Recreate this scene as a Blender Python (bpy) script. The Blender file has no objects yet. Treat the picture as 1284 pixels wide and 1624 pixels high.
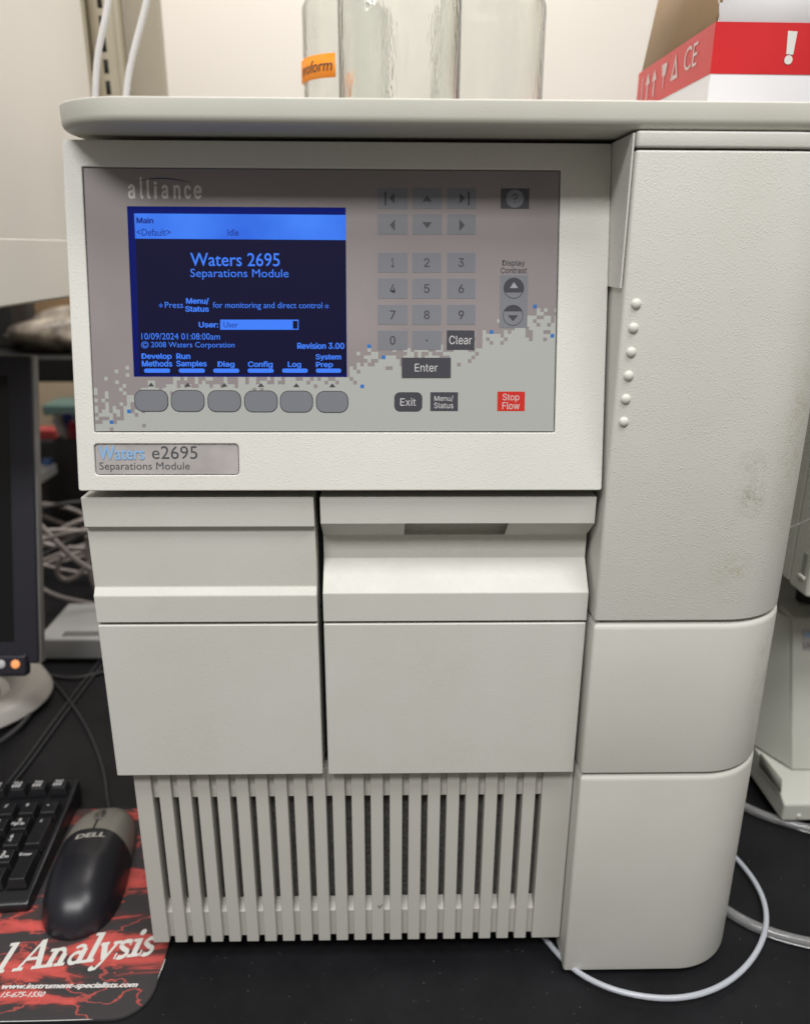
import bpy, bmesh, math, random
from mathutils import Matrix, Vector
R = math.radians
rnd = random.Random(7)
C = bpy.context.scene.collection
sc = bpy.context.scene

# ---------------------------------------------------------------- camera
CP, PITCH, YAW, ROLL, FPX = Vector((0, -.46, .52)), .32205, .02142, .00496, 1252.4
def cam_axes():
    cp, sp, cy, sy = math.cos(PITCH), math.sin(PITCH), math.cos(YAW), math.sin(YAW)
    f = Vector((sy*cp, cy*cp, -sp)); rt = Vector((cy, -sy, 0)); up = rt.cross(f)
    cr, sr = math.cos(ROLL), math.sin(ROLL)
    return cr*rt + sr*up, -sr*rt + cr*up, f
CR, CU, CF = cam_axes()
cd = bpy.data.cameras.new('camera'); cam = bpy.data.objects.new('camera', cd); C.objects.link(cam)
M = Matrix.Identity(4)
for i in range(3):
    M[i][0], M[i][1], M[i][2], M[i][3] = CR[i], CU[i], -CF[i], CP[i]
cam.matrix_world = M
cd.lens = 36*FPX/1624; cd.sensor_width = 36; cd.sensor_fit = 'AUTO'
cd.clip_start = .01; cd.clip_end = 50
cd.dof.use_dof = True; cd.dof.focus_distance = .50; cd.dof.aperture_fstop = 5.6
sc.camera = cam
# ---------------------------------------------------------------- light
w = bpy.data.worlds.new('World'); sc.world = w; w.use_nodes = True
bg = w.node_tree.nodes['Background']; bg.inputs[0].default_value = (1.0, .94, .86, 1); bg.inputs[1].default_value = .215
def lamp(name, loc, target, sx, sy, power, col):
    l = bpy.data.lights.new(name, 'AREA'); l.shape = 'RECTANGLE'; l.size = sx; l.size_y = sy; l.energy = power; l.color = col
    o = bpy.data.objects.new(name, l); C.objects.link(o); o.location = loc
    o.rotation_euler = (Vector(target)-Vector(loc)).to_track_quat('-Z', 'Y').to_euler()
    return o
lamp('ceiling_light', (-.45, -1.35, 2.0), (-.45, -1.35, 0), 1.2, .5, 46, (1, .992, .985))
lamp('ceiling_light', (.60, -.60, 2.0), (.60, -.60, 0), 1.1, .5, 25, (1, .992, .98))
lamp('ceiling_light', (-.25, .80, 2.0), (-.25, .80, 0), 1.9, .5, 36, (1, .955, .905))
sc.view_settings.view_transform = 'Standard'; sc.view_settings.look = 'None'
sc.view_settings.exposure = 0; sc.view_settings.gamma = 1
sc.cycles.max_bounces = 12; sc.cycles.transmission_bounces = 12; sc.cycles.caustics_refractive = True
sc.cycles.use_denoising = True

# ---------------------------------------------------------------- helpers
def ray(px, py): return CF + (px-642)/FPX*CR - (py-812)/FPX*CU
def hit(px, py, P0, n):                                 # point of a real plane seen at a photograph pixel
    d = ray(px, py); n = Vector(n); return CP + d*((Vector(P0)-CP).dot(n)/d.dot(n))
def onY(px, py, y): return hit(px, py, (0, y, 0), (0, 1, 0))
def onZ(px, py, z): return hit(px, py, (0, 0, z), (0, 0, 1))
def lin(c): c /= 255; return c/12.92 if c <= .04045 else ((c+.055)/1.055)**2.4
def rgb(r, g, b): return (lin(r), lin(g), lin(b), 1)

W = {}
def link(name, data, M=None, parent=None, mat=None, **props):
    o = bpy.data.objects.new(name, data); C.objects.link(o)
    M = M or Matrix.Identity(4); W[o.name] = M.copy()
    if parent: o.parent = parent; o.matrix_basis = W[parent.name].inverted() @ M
    else: o.matrix_basis = M
    if mat and data and not data.materials: data.materials.append(mat)
    for k, v in props.items(): o[k] = v
    return o
def thing(name, loc, label, cat, group=None, rz=0):
    o = link(name, None, Matrix.Translation(loc) @ Matrix.Rotation(rz, 4, 'Z')); o.empty_display_size = .02
    o['label'] = label; o['category'] = cat
    if group: o['group'] = group
    return o
def tag(o, label, cat, group=None):
    o['label'] = label; o['category'] = cat
    if group: o['group'] = group
    return o
def T(x, y, z): return Matrix.Translation((x, y, z))

def mesh_from(bm, name='mesh', smooth=True):
    me = bpy.data.meshes.new(name); bmesh.ops.recalc_face_normals(bm, faces=bm.faces); bm.to_mesh(me); bm.free()
    if smooth: me.shade_smooth()
    return me
def bev(o, wd, seg=3, ang=30):
    m = o.modifiers.new('bevel', 'BEVEL'); m.width = wd; m.segments = seg; m.limit_method = 'ANGLE'; m.angle_limit = R(ang)
    m.harden_normals = True; return o
def box_me(x0, x1, y0, y1, z0, z1):
    bm = bmesh.new()
    v = [bm.verts.new(p) for p in ((x0,y0,z0),(x1,y0,z0),(x1,y1,z0),(x0,y1,z0),(x0,y0,z1),(x1,y0,z1),(x1,y1,z1),(x0,y1,z1))]
    for f in ((0,1,2,3),(4,5,6,7),(0,1,5,4),(1,2,6,5),(2,3,7,6),(3,0,4,7)): bm.faces.new([v[i] for i in f])
    return mesh_from(bm)
def box(name, x0, x1, y0, y1, z0, z1, mat, parent=None, b=.001, M=None, **k):
    return bev(link(name, box_me(x0,x1,y0,y1,z0,z1), M, parent, mat, **k), b)
def prism_x(prof, x0, x1):                               # closed YZ profile swept in X
    bm = bmesh.new()
    a = [bm.verts.new((x0, y, z)) for y, z in prof]; b = [bm.verts.new((x1, y, z)) for y, z in prof]
    n = len(prof)
    for i in range(n): bm.faces.new((a[i], a[(i+1) % n], b[(i+1) % n], b[i]))
    bm.faces.new(a); bm.faces.new(b[::-1])
    return mesh_from(bm)
def arc(cx, cy, r, a0, a1, n): return [(cx+r*math.cos(R(a0+(a1-a0)*i/n)), cy+r*math.sin(R(a0+(a1-a0)*i/n))) for i in range(n+1)]
def rrect(x0, y0, x1, y1, r, n=5):
    return arc(x1-r, y0+r, r, -90, 0, n)+arc(x1-r, y1-r, r, 0, 90, n)+arc(x0+r, y1-r, r, 90, 180, n)+arc(x0+r, y0+r, r, 180, 270, n)
def plan_solid(outline, z0, z1, rb, rt, seg=4):          # CCW convex plan outline, rounded bottom and top edges
    n = len(outline); P = [Vector(p) for p in outline]; nor = []
    for i in range(n):
        e0 = (P[i]-P[i-1]); e1 = (P[(i+1) % n]-P[i]); e0.normalize(); e1.normalize()
        a = Vector((e0.y, -e0.x)); b = Vector((e1.y, -e1.x)); m = (a+b).normalized(); nor.append(m/max(.5, m.dot(a)))
    rings = []
    for k in range(seg+1):
        t = R(90*k/seg); rings.append((rb*(1-math.sin(t)), z0+rb*(1-math.cos(t))))
    for k in range(seg+1):
        t = R(90*k/seg); rings.append((rt*(1-math.cos(t)), z1-rt*(1-math.sin(t))))
    bm = bmesh.new(); L = []
    for ins, z in rings: L.append([bm.verts.new((P[i].x-nor[i].x*ins, P[i].y-nor[i].y*ins, z)) for i in range(n)])
    for a, b in zip(L, L[1:]):
        for i in range(n): bm.faces.new((a[i], a[(i+1) % n], b[(i+1) % n], b[i]))
    f1 = bm.faces.new(L[0][::-1]); f2 = bm.faces.new(L[-1])
    me = mesh_from(bm); auto(me); return me
def auto(me, ang=35):
    me.shade_smooth()
    bm = bmesh.new(); bm.from_mesh(me)
    for e in bm.edges:
        e.smooth = not (len(e.link_faces) == 2 and e.calc_face_angle(0) > R(ang))
    bm.to_mesh(me); bm.free()
def curve_mesh(cu):
    o = bpy.data.objects.new('t', cu); C.objects.link(o)
    dg = bpy.context.evaluated_depsgraph_get(); dg.update()
    me = bpy.data.meshes.new_from_object(o.evaluated_get(dg)); me.materials.clear()
    bpy.data.objects.remove(o); bpy.data.curves.remove(cu)
    return me
def shape(polys, thick=0, bevel=0):                      # filled 2D shape with holes, front face at z=0, body behind it
    cu = bpy.data.curves.new('s', 'CURVE'); cu.dimensions = '2D'; cu.fill_mode = 'BOTH'
    for p in polys:
        s = cu.splines.new('POLY'); s.points.add(len(p)-1); s.use_cyclic_u = True
        for q, xy in zip(s.points, p): q.co = (xy[0], xy[1], 0, 1)
    if thick: cu.extrude = thick/2-bevel; cu.bevel_depth = bevel; cu.bevel_resolution = 3; cu.offset = -bevel
    me = curve_mesh(cu)
    if thick: me.transform(T(0, 0, -thick/2))
    if bevel: auto(me)
    return me
try:
    INTER = bpy.data.fonts.load(bpy.utils.system_resource('DATAFILES', path='fonts')+'/Inter.woff2')   # the sans that ships with Blender
except Exception: INTER = None
def text_me(s, bold=0, shear=0, spacing=1, line=1, align='LEFT', sans=False):
    cu = bpy.data.curves.new('f', 'FONT'); cu.body = s
    if sans and INTER: cu.font = INTER
    cu.fill_mode = 'BOTH'; cu.size = 1; cu.shear = shear; cu.space_character = spacing
    cu.space_line = line; cu.align_x = align; cu.resolution_u = 3
    me = curve_mesh(cu)
    if bold > 0:                                         # heavier strokes: the same outlines laid a hair apart
        bm = bmesh.new()
        for i, (dx, dy) in enumerate(((-1, 0), (1, 0), (0, -.6), (0, .6))):
            c = me.copy(); c.transform(T(dx*bold, dy*bold, i*.00001)); bm.from_mesh(c); bpy.data.meshes.remove(c)
        bm.to_mesh(me); bm.free()
    return me
def fit(me, u0, v0, u1, v1, off=0):
    xs = [v.co.x for v in me.vertices]; ys = [v.co.y for v in me.vertices]
    ax, bx, ay, by = min(xs), max(xs), min(ys), max(ys)
    for v in me.vertices:
        v.co = (u0+(v.co.x-ax)/(bx-ax)*(u1-u0), v0+(v.co.y-ay)/(by-ay)*(v1-v0), off+v.co.z*.3)
    return me
class Frame:                                             # a real plane: origin, in-plane axes u (right) and v (up), outward normal
    def __init__(s, O, eu, ev):
        s.O = Vector(O); s.eu = Vector(eu).normalized(); s.ev = Vector(ev).normalized(); s.n = s.eu.cross(s.ev)
        s.M = Matrix.Identity(4)
        for i in range(3): s.M[i][0], s.M[i][1], s.M[i][2], s.M[i][3] = s.eu[i], s.ev[i], s.n[i], s.O[i]
    def uv(s, px, py, off=0):
        p = hit(px, py, s.O+s.n*off, s.n)-s.O; return p.dot(s.eu), p.dot(s.ev)
    def poly(s, pts, off=0): return [s.uv(*p, off) for p in pts]
    def text(s, name, body, bx, mat, parent, off=.0001, pl=0, **k):
        a = s.uv(bx[0], bx[3], pl); b = s.uv(bx[2], bx[1], pl)
        return link(name, fit(text_me(body, **k), a[0], a[1], b[0], b[1], off), s.M, parent, mat)
    def flat(s, name, polys, mat, parent, off=.0001):
        me = shape(polys); me.transform(T(0, 0, off)); return link(name, me, s.M, parent, mat)
def tube(name, pts, r, mat, parent=None, res=4, cyc=False, **k):
    cu = bpy.data.curves.new('c', 'CURVE'); cu.dimensions = '3D'; cu.bevel_depth = r; cu.bevel_resolution = res; cu.use_fill_caps = True
    s = cu.splines.new('NURBS'); s.points.add(len(pts)-1)
    for q, p in zip(s.points, pts): q.co = (*p, 1)
    s.use_endpoint_u = True; s.order_u = 4; cu.resolution_u = 8
    me = curve_mesh(cu); me.shade_smooth()
    return link(name, me, None, parent, mat, **k)
def lathe(prof, n=48, closed=False):
    bm = bmesh.new(); L = []
    for r, z in prof:
        L.append([bm.verts.new((r*math.cos(2*math.pi*i/n), r*math.sin(2*math.pi*i/n), z)) for i in range(n)] if r > 1e-6 else [bm.verts.new((0, 0, z))])
    for a, b in zip(L, L[1:]):
        for i in range(n):
            q = [a[i % len(a)], a[(i+1) % len(a)], b[(i+1) % len(b)], b[i % len(b)]]
            q = list(dict.fromkeys(q))
            if len(q) > 2: bm.faces.new(q)
    me = mesh_from(bm); auto(me, 50); return me

# ---------------------------------------------------------------- materials
def mat(name, col, rough=.5, metal=0, spec=.5, **k):
    m = bpy.data.materials.new(name); m.use_nodes = True; b = m.node_tree.nodes['Principled BSDF']
    b.inputs['Base Color'].default_value = col if len(col) == 4 else (*col, 1)
    b.inputs['Roughness'].default_value = rough; b.inputs['Metallic'].default_value = metal
    b.inputs['Specular IOR Level'].default_value = spec
    for n_, v in k.items(): b.inputs[n_.replace('_', ' ')].default_value = v
    return m
def N(m, t, **k):
    n = m.node_tree.nodes.new(t)
    for a, v in k.items(): setattr(n, a, v)
    return n
def LK(m, a, b): m.node_tree.links.new(a, b)
def noise(m, scale, detail=2, rough=.5, vec=None, scl=None, coord='Object'):
    tc = N(m, 'ShaderNodeTexCoord'); v = tc.outputs[coord]
    if scl:
        mp = N(m, 'ShaderNodeMapping'); mp.inputs['Scale'].default_value = scl; LK(m, v, mp.inputs[0]); v = mp.outputs[0]
    n = N(m, 'ShaderNodeTexNoise'); n.inputs['Scale'].default_value = scale; n.inputs['Detail'].default_value = detail; n.inputs['Roughness'].default_value = rough
    LK(m, v, n.inputs['Vector']); return n.outputs['Fac']
def ramp(m, src, stops):
    r = N(m, 'ShaderNodeValToRGB'); e = r.color_ramp.elements
    while len(e) < len(stops): e.new(.5)
    for q, (p, c) in zip(e, stops): q.position = p; q.color = c if len(c) == 4 else (*c, 1)
    LK(m, src, r.inputs[0]); return r.outputs[0]
def mixc(m, f, a, b, mode='MIX'):
    x = N(m, 'ShaderNodeMix', data_type='RGBA', blend_type=mode)
    for s, i in ((f, 0), (a, 6), (b, 7)):
        if hasattr(s, 'is_linked'): LK(m, s, x.inputs[i])
        else: x.inputs[i].default_value = s
    return x.outputs[2]
def bump(m, src, dist, strength=1, prev=None):
    b = N(m, 'ShaderNodeBump'); b.inputs['Distance'].default_value = dist; b.inputs['Strength'].default_value = strength
    LK(m, src, b.inputs['Height'])
    if prev: LK(m, prev, b.inputs['Normal'])
    LK(m, b.outputs[0], m.node_tree.nodes['Principled BSDF'].inputs['Normal']); return b.outputs[0]
def math_(m, op, a, b=None, c=None):
    x = N(m, 'ShaderNodeMath', operation=op)
    for i, s in enumerate((a, b, c)):
        if s is None: continue
        if hasattr(s, 'is_linked'): LK(m, s, x.inputs[i])
        else: x.inputs[i].default_value = s
    return x.outputs[0]
def plastic(name, col, peb=.00009, scale=900, rough=.5, stains=()):
    m = mat(name, col, rough, spec=.45); b = m.node_tree.nodes['Principled BSDF']
    big = noise(m, 9, 4, .6); c = mixc(m, ramp(m, big, [(.35, (.94, .94, .93)), (.65, (1.03, 1.03, 1.03))]), col, col)
    x = N(m, 'ShaderNodeMix', data_type='RGBA', blend_type='MULTIPLY'); x.inputs[0].default_value = 1
    x.inputs[6].default_value = col; LK(m, ramp(m, big, [(.3, (.93, .93, .91)), (.7, (1, 1, 1))]), x.inputs[7]); c = x.outputs[2]
    tc = N(m, 'ShaderNodeTexCoord'); vo = N(m, 'ShaderNodeTexVoronoi'); vo.inputs['Scale'].default_value = scale*1.1; LK(m, tc.outputs['Object'], vo.inputs['Vector'])
    dots = ramp(m, vo.outputs['Distance'], [(.12, (1, 1, 1)), (.50, (0, 0, 0))])
    gate = ramp(m, noise(m, scale*.22, 2, .6), [(.34, (.2, .2, .2)), (.60, (1, 1, 1))])
    peb_f = math_(m, 'MULTIPLY', dots, gate)
    for (sx, sy, sz), rad, colr, amt in stains:
        tc = N(m, 'ShaderNodeTexCoord'); mp = N(m, 'ShaderNodeMapping'); mp.vector_type = 'POINT'
        mp.inputs['Location'].default_value = (-sx/rad[0], -sy/rad[1], -sz/rad[2]); mp.inputs['Scale'].default_value = tuple(1/q for q in rad)
        LK(m, tc.outputs['Object'], mp.inputs[0])
        ln = N(m, 'ShaderNodeVectorMath', operation='LENGTH'); LK(m, mp.outputs[0], ln.inputs[0])
        fall = math_(m, 'SUBTRACT', 1, ln.outputs['Value']); fall = math_(m, 'MAXIMUM', fall, 0)
        nz = ramp(m, noise(m, 420, 3, .7), [(.38, (0, 0, 0)), (.62, (1, 1, 1))])
        nz2 = ramp(m, noise(m, 60, 3, .6), [(.35, (0, 0, 0)), (.6, (1, 1, 1))])
        f = math_(m, 'MULTIPLY', math_(m, 'MULTIPLY', fall, nz), math_(m, 'MULTIPLY', nz2, amt*2))
        f = math_(m, 'MINIMUM', f, .85)
        c = mixc(m, f, c, colr)
    LK(m, c, b.inputs['Base Color'])
    bump(m, peb_f, peb)
    LK(m, ramp(m, noise(m, 30, 3), [(.3, (rough-.08,)*3), (.7, (rough+.05,)*3)]), b.inputs['Roughness'])
    return m
PUTTY = (.60, .597, .553, 1)
m_body = plastic('putty_plastic', PUTTY, .00007, 1100, stains=[((-.13, 0, .205), (.05, .1, .03), (.50, .47, .38, 1), .14), ((.06, 0, .19), (.06, .1, .02), (.46, .43, .36, 1), .12),
    ((.02, 0, .262), (.05, .1, .05), (.52, .49, .41, 1), .12), ((-.05, 0, .33), (.02, .1, .05), (.46, .43, .36, 1), .12), ((.04, .02, .345), (.08, .1, .02), (.44, .41, .33, 1), .2)])
m_housing = plastic('housing_plastic', (.665, .655, .615, 1), .00012, 900)
m_lidm = plastic('lid_plastic', (.575, .565, .505, 1), .00003, 700)
m_grille = plastic('grille_plastic', (.545, .532, .492, 1), .00003, 1100)
m_col = plastic('pebbled_column_plastic', (.612, .608, .56, 1), .00011, 800, .47, stains=[
    ((.219, .0, .378), (.013, .1, .016), (.26, .24, .18, 1), .42), ((.217, .0, .398), (.013, .1, .012), (.26, .24, .18, 1), .34),
    ((.214, .0, .325), (.018, .1, .022), (.45, .43, .33, 1), .5), ((.245, .0, .42), (.016, .1, .09), (.42, .40, .28, 1), .4)])
m_col2 = plastic('column_plastic', (.60, .592, .548, 1), .00005, 1000, .5, stains=[((.255, .01, .25), (.02, .1, .05), (.30, .29, .22, 1), .35), ((.268, .03, .13), (.012, .1, .06), (.25, .24, .17, 1), .5)])
m_dark = mat('black_gap', (.012, .012, .012), .8)
m_filter = mat('dark_filter_foam', (.05, .05, .045), .95)
f_ = noise(m_filter, 500, 3); LK(m_filter, ramp(m_filter, f_, [(.3, (.07, .07, .063)), (.7, (.20, .195, .18))]), m_filter.node_tree.nodes['Principled BSDF'].inputs['Base Color'])
def emis(name, r, g, b, s=1, base=(.003, .003, .006)):
    m = mat(name, base, .35, spec=.08); bs = m.node_tree.nodes['Principled BSDF']
    bs.inputs['Emission Color'].default_value = rgb(r, g, b); bs.inputs['Emission Strength'].default_value = s; return m
m_lcd_edge = emis('lcd_edge_glow', 20, 28, 100); m_lcd_dark = emis('lcd_dark_field', 17, 15, 46)
m_lcd_blue = emis('lcd_bright_blue', 66, 128, 250)
m_film = mat('taupe_membrane', (.235, .205, .205, 1), .36, spec=.5)
LK(m_film, ramp(m_film, noise(m_film, 14, 2), [(.3, (.228, .204, .205)), (.7, (.262, .23, .232))]), m_film.node_tree.nodes['Principled BSDF'].inputs['Base Color'])
bump(m_film, noise(m_film, 2500, 1), .00001)
m_film_light = mat('pale_green_print', (.37, .382, .358, 1), .38)
m_film_blue = mat('blue_print', rgb(35, 105, 175), .4)
m_key_grey = mat('grey_key_film', (.175, .18, .20, 1), .36); m_key_dark = mat('charcoal_key_film', (.05, .05, .062, 1), .34)
m_key_red = mat('red_key_film', rgb(190, 42, 32), .35); m_ink = mat('dark_ink', (.045, .045, .055, 1), .4)
m_key_pale = mat('grey_arrow_ink', (.30, .30, .32, 1), .4)
m_soft = mat('softkey_grey', (.17, .18, .20, 1), .33); m_white_ink = mat('pale_ink', (.55, .54, .53, 1), .4)
m_logo = mat('silver_ink', (.60, .57, .56, 1), .35); m_keyink = mat('key_legend_grey_ink', (.045, .045, .052, 1), .4)
m_badge = mat('brushed_badge', (.42, .39, .385, 1), .32, metal=.15)
LK(m_badge, ramp(m_badge, noise(m_badge, 60, 3, scl=(1, 1, 12)), [(.3, (.38, .355, .35)), (.7, (.47, .44, .43))]), m_badge.node_tree.nodes['Principled BSDF'].inputs['Base Color'])
m_badge_blue = mat('pale_blue_chrome', (.25, .46, .74, 1), .3, metal=.1); m_badge_ink = mat('badge_ink', (.06, .065, .07, 1), .4)

# ---------------------------------------------------------------- setting
def surf(name, col, rough, a, b, scale):
    m = mat(name, col, rough); LK(m, ramp(m, noise(m, scale, 4), [(.3, a), (.7, b)]), m.node_tree.nodes['Principled BSDF'].inputs['Base Color']); return m
m_bench = mat('black_epoxy_benchtop', (.012, .012, .014, 1), .42, spec=.16)
def bench_nodes(m):
    b = m.node_tree.nodes['Principled BSDF']
    base = ramp(m, noise(m, 12, 5, .65), [(.3, (.007, .007, .008)), (.7, (.014, .014, .016))])
    tc = N(m, 'ShaderNodeTexCoord'); vo = N(m, 'ShaderNodeTexVoronoi'); vo.inputs['Scale'].default_value = 170; LK(m, tc.outputs['Object'], vo.inputs['Vector'])
    sp = ramp(m, vo.outputs['Distance'], [(.035, (1, 1, 1)), (.07, (0, 0, 0))])
    gate = ramp(m, noise(m, 45, 3, .7), [(.46, (0, 0, 0)), (.56, (1, 1, 1))])
    f = math_(m, 'MULTIPLY', math_(m, 'MULTIPLY', sp, gate), .6)
    LK(m, mixc(m, f, base, (.35, .34, .32, 1)), b.inputs['Base Color'])
    LK(m, ramp(m, noise(m, 20, 4, .7), [(.3, (.34,)*3), (.7, (.5,)*3)]), b.inputs['Roughness'])
    bump(m, noise(m, 700, 2), .00004)
bench_nodes(m_bench)
box('bench_top', -1.6, 1.6, -.16, 1.5, -.03, 0, m_bench, b=.003, kind='structure')
m_wall = surf('off_white_wall_paint', (.72, .68, .62), .6, (.70, .66, .60), (.76, .72, .665), 1.5)
box('wall', -1.6, 1.6, 1.501, 1.56, -.9, 2.2, m_wall, b=.002, kind='structure')
m_floor = surf('grey_floor', (.2, .2, .19), .6, (.17, .17, .16), (.24, .23, .22), 6)
box('floor', -2.5, 2.5, -2.5, 1.50, -.95, -.9, m_floor, b=.002, kind='structure')

# ================================================================ the instrument
mach = thing('separations_module', (0, .2, 0), 'large putty coloured laboratory separations module with blue lit screen, keypad and slatted vent', 'instrument')
XL, XG1, XG2, XR = -.1865, -.0458, -.0421, .1275
# chassis: hidden core the panels hang on
def part(name, me, m, b=0, seg=3, parent=mach, M=None, **k):
    o = link(name, me, M, parent, m, **k)
    if b: bev(o, b, seg)
    return o
part('chassis', box_me(-.177, .256, .045, .56, .014, .5770), m_body, .002)
part('inner_frame', box_me(-.176, .1285, .028, .0448, .168, .379), m_dark, .001)
for fx in (-.15, .20):
    for fy in (.08, .50):
        part('foot', lathe([(0, 0), (.016, 0), (.017, .004), (.015, .0135), (0, .0135)], 24), mat('rubber_foot', (.02, .02, .02), .8), M=T(fx, fy, 0))
# --- left door, two pieces with a groove
ZB, ZG0, ZG1, ZT = .1758, .2903, .2917, .3762
def yz(*p): return [(a/1000, b/1000) for a, b in p]
ld = part('door', prism_x(yz((0, 376.2), (0, 356.9), (3.6, 355.8), (3.6, 315.6), (0, 310.6), (0, 292.1), (27, 292.1), (27, 376.2)), XL, XG1), m_body, .0007, label='left door, plain, with a narrow sloping ledge')
part('door_panel', prism_x(yz((.2, 290.2), (.2, 175.8), (27, 175.8), (27, 290.2)), XL, XG1), m_body, .0010, parent=ld)
# --- right door with deep finger grip
nx0 = onY(642, 832, 0).x; nx1 = onY(806, 832, 0).x
sec = yz((0, 376.2), (0, 358.7), (16, 345.9), (16, 329.8), (0, 311.9), (0, 292.2), (27, 292.2), (27, 376.2))
secn = yz((0, 376.2), (0, 358.7), (19, 357.2), (21, 345.9), (16, 345.2), (16, 329.8), (0, 311.9), (0, 291.9), (27, 291.9), (27, 376.2))
def right_door():
    bm = bmesh.new()
    def ring(pr, x): return [bm.verts.new((x, y, z)) for y, z in pr]
    def bridge(a, b):
        for i in range(len(a)): bm.faces.new((a[i], a[(i+1) % len(a)], b[(i+1) % len(b)], b[i]))
    A = ring(sec, XG2); B = ring(sec, nx0); C2 = ring(sec, nx1); D = ring(sec, XR)
    bridge(A, B); bridge(C2, D); bm.faces.new(A); bm.faces.new(D[::-1])
    # middle section shares the band, wall and ledge; grip pocket cut into the sloping underside
    sk = 1
    for i in range(len(sec)):
        if i == sk: continue
        j = (i+1) % len(sec); bm.faces.new((B[i], B[j], C2[j], C2[i]))
    dx = .006
    e1 = [bm.verts.new(p) for p in ((nx0, .020, .3570), (nx0, .022, .3462), (nx1+dx, .022, .3462), (nx1, .020, .3570))]
    bm.faces.new((B[1], C2[1], e1[3], e1[0])); bm.faces.new((e1[0], e1[3], e1[2], e1[1])); bm.faces.new((e1[1], e1[2], C2[2], B[2]))
    bm.faces.new((B[1], e1[0], e1[1], B[2])); bm.faces.new((C2[1], C2[2], e1[2], e1[3]))
    return mesh_from(bm)
rd = part('door', right_door(), m_body, .0006, label='right door with a deep finger grip')
part('door_panel', prism_x(yz((.2, 290.4), (.2, 175.5), (27, 175.5), (27, 290.4)), XG2, XR), m_body, .0010, parent=rd)
# --- control panel housing, leaning back
VTOP = Vector((0, .0353, .5779)); VBOT = Vector((0, -.0051, .3818)); PW0, PW1 = -.1850, .1286; PH = (VTOP-VBOT).length
F = Frame((PW0, VBOT.y, VBOT.z), (1, 0, 0), VTOP-VBOT)
PW = PW1-PW0
o0 = F.uv(134.5, 686); o1 = F.uv(889, 262.5)
OV = (.0107, .0348, PW-.0293, PH-.0148)
bz0 = F.uv(151, 753.5); bz1 = F.uv(378, 704)
BZ = (bz0[0], bz0[1], bz1[0], bz1[1])
hous = part('control_panel_housing', shape([rrect(0, 0, PW, PH, .0016), rrect(*OV, .0006, 3)[::-1], rrect(*BZ, .0022)[::-1]], .006, .0007), m_housing, M=F.M)
part('housing_back', prism_x([(VBOT.y+.003, .3822), (VBOT.y+.0062, .3818+.001), (VTOP.y+.0062, VTOP.z), (.044, VTOP.z), (.044, .3822)], PW0+.001, PW1-.0005), m_housing, .0005, parent=hous)
part('gusset', prism_x([(-.0058, .5782), (-.0058, .4995), (.03, .4995), (.04, .5782)], .1287, .1297), m_housing, .0002)
# membrane
OD = -.0010
win0 = F.uv(212.3, 597.5, OD); win1 = F.uv(548, 329, OD); WN = (win0[0], win0[1], win1[0], win1[1])
def rect(a, b, c, d): return [(a, b), (c, b), (c, d), (a, d)]
ov = shape([rect(OV[0]+.0006, OV[1]+.0006, OV[2]-.0006, OV[3]-.0006), rect(*WN)[::-1]], .0006, 0); ov.transform(T(0, 0, OD))
ovl = part('control_panel', ov, m_film, M=F.M)
lay = OD+.00006
def prect(x0, y0, x1, y1, r=0):
    a = F.uv(x0, y1, OD); b = F.uv(x1, y0, OD)
    return rrect(a[0], a[1], b[0], b[1], r, 6) if r else rect(a[0], a[1], b[0], b[1])
# pixel mosaic where the pale green lower field breaks into the taupe
def mosaic():
    p = .00212; ncol = int((OV[2]-OV[0]-.0006)/p)+1; x0 = OV[0]+.0007; y0 = OV[1]+.0007
    bp = [(135, 660), (160, 655), (200, 640), (228, 622), (260, 606), (320, 606), (400, 604), (500, 600), (545, 592), (575, 572), (620, 566), (700, 561), (755, 551), (790, 534), (835, 515), (860, 507), (892, 499)]
    wd = [(135, 30), (230, 22), (262, 10), (540, 9), (600, 13), (740, 14), (892, 16)]
    def lerp(t, x):
        for (a, b), (c, d) in zip(t, t[1:]):
            if x <= c: return b+(d-b)*(max(x, a)-a)/(c-a)
        return t[-1][1]
    mm = 755/(OV[2]-OV[0])
    cells = {}; nrow = 40
    for i in range(ncol):
        pxx = 142+(i+.5)*p*mm*.985
        by = lerp(bp, pxx); ww = lerp(wd, pxx)
        vb = (F.uv(pxx, by, OD)[1]-y0)/p; wb = ww/5.75
        for j in range(nrow):
            s = (vb-(j+.5))/wb
            pr = .5+.5*math.tanh(s*.78) if abs(s) < 2.5 else (1 if s > 0 else 0)
            cells[i, j] = rnd.random() < pr
    bm = bmesh.new(); ymax = OV[3]
    win = prect(206, 326, 552, 600)
    for (i, j), on in cells.items():
        if not on: continue
        a, b = x0+i*p, y0+j*p; c = min(a+p, OV[2]-.0007); d = b+p
        if c-a < .0002: continue
        if a < WN[2] and c > WN[0] and d > WN[1]: continue
        bm.faces.new([bm.verts.new((x, y, lay)) for x, y in rect(a, b, c, d)])
    me = mesh_from(bm, smooth=False); part('pixel_mosaic_print', me, m_film_light, parent=ovl, M=F.M, kind='stuff')
    for q in ((848, 487), (878, 533), (781, 529), (585, 552), (608, 569), (573, 610), (207, 654), (179, 672)):
        u, v = F.uv(*q, OD); i = math.floor((u-x0)/p); j = math.floor((v-y0)/p); a, b = x0+i*p, y0+j*p
        F.flat('blue_square_print', [rect(a, b, a+p, b+p)], m_film_blue, ovl, lay+.00004)
mosaic()
def key(x0, y0, x1, y1, m, r=0, h=.00012):
    me = shape([prect(x0, y0, x1, y1, r)], max(.0001, h*.9), .00003); me.transform(T(0, 0, OD+h)); return part('key', me, m, parent=ovl, M=F.M)
def ptxt(s, bx, m, h=.00018, **k): return F.text('key_legend', s, bx, m, ovl, OD+h, OD, sans=True, **k)
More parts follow.
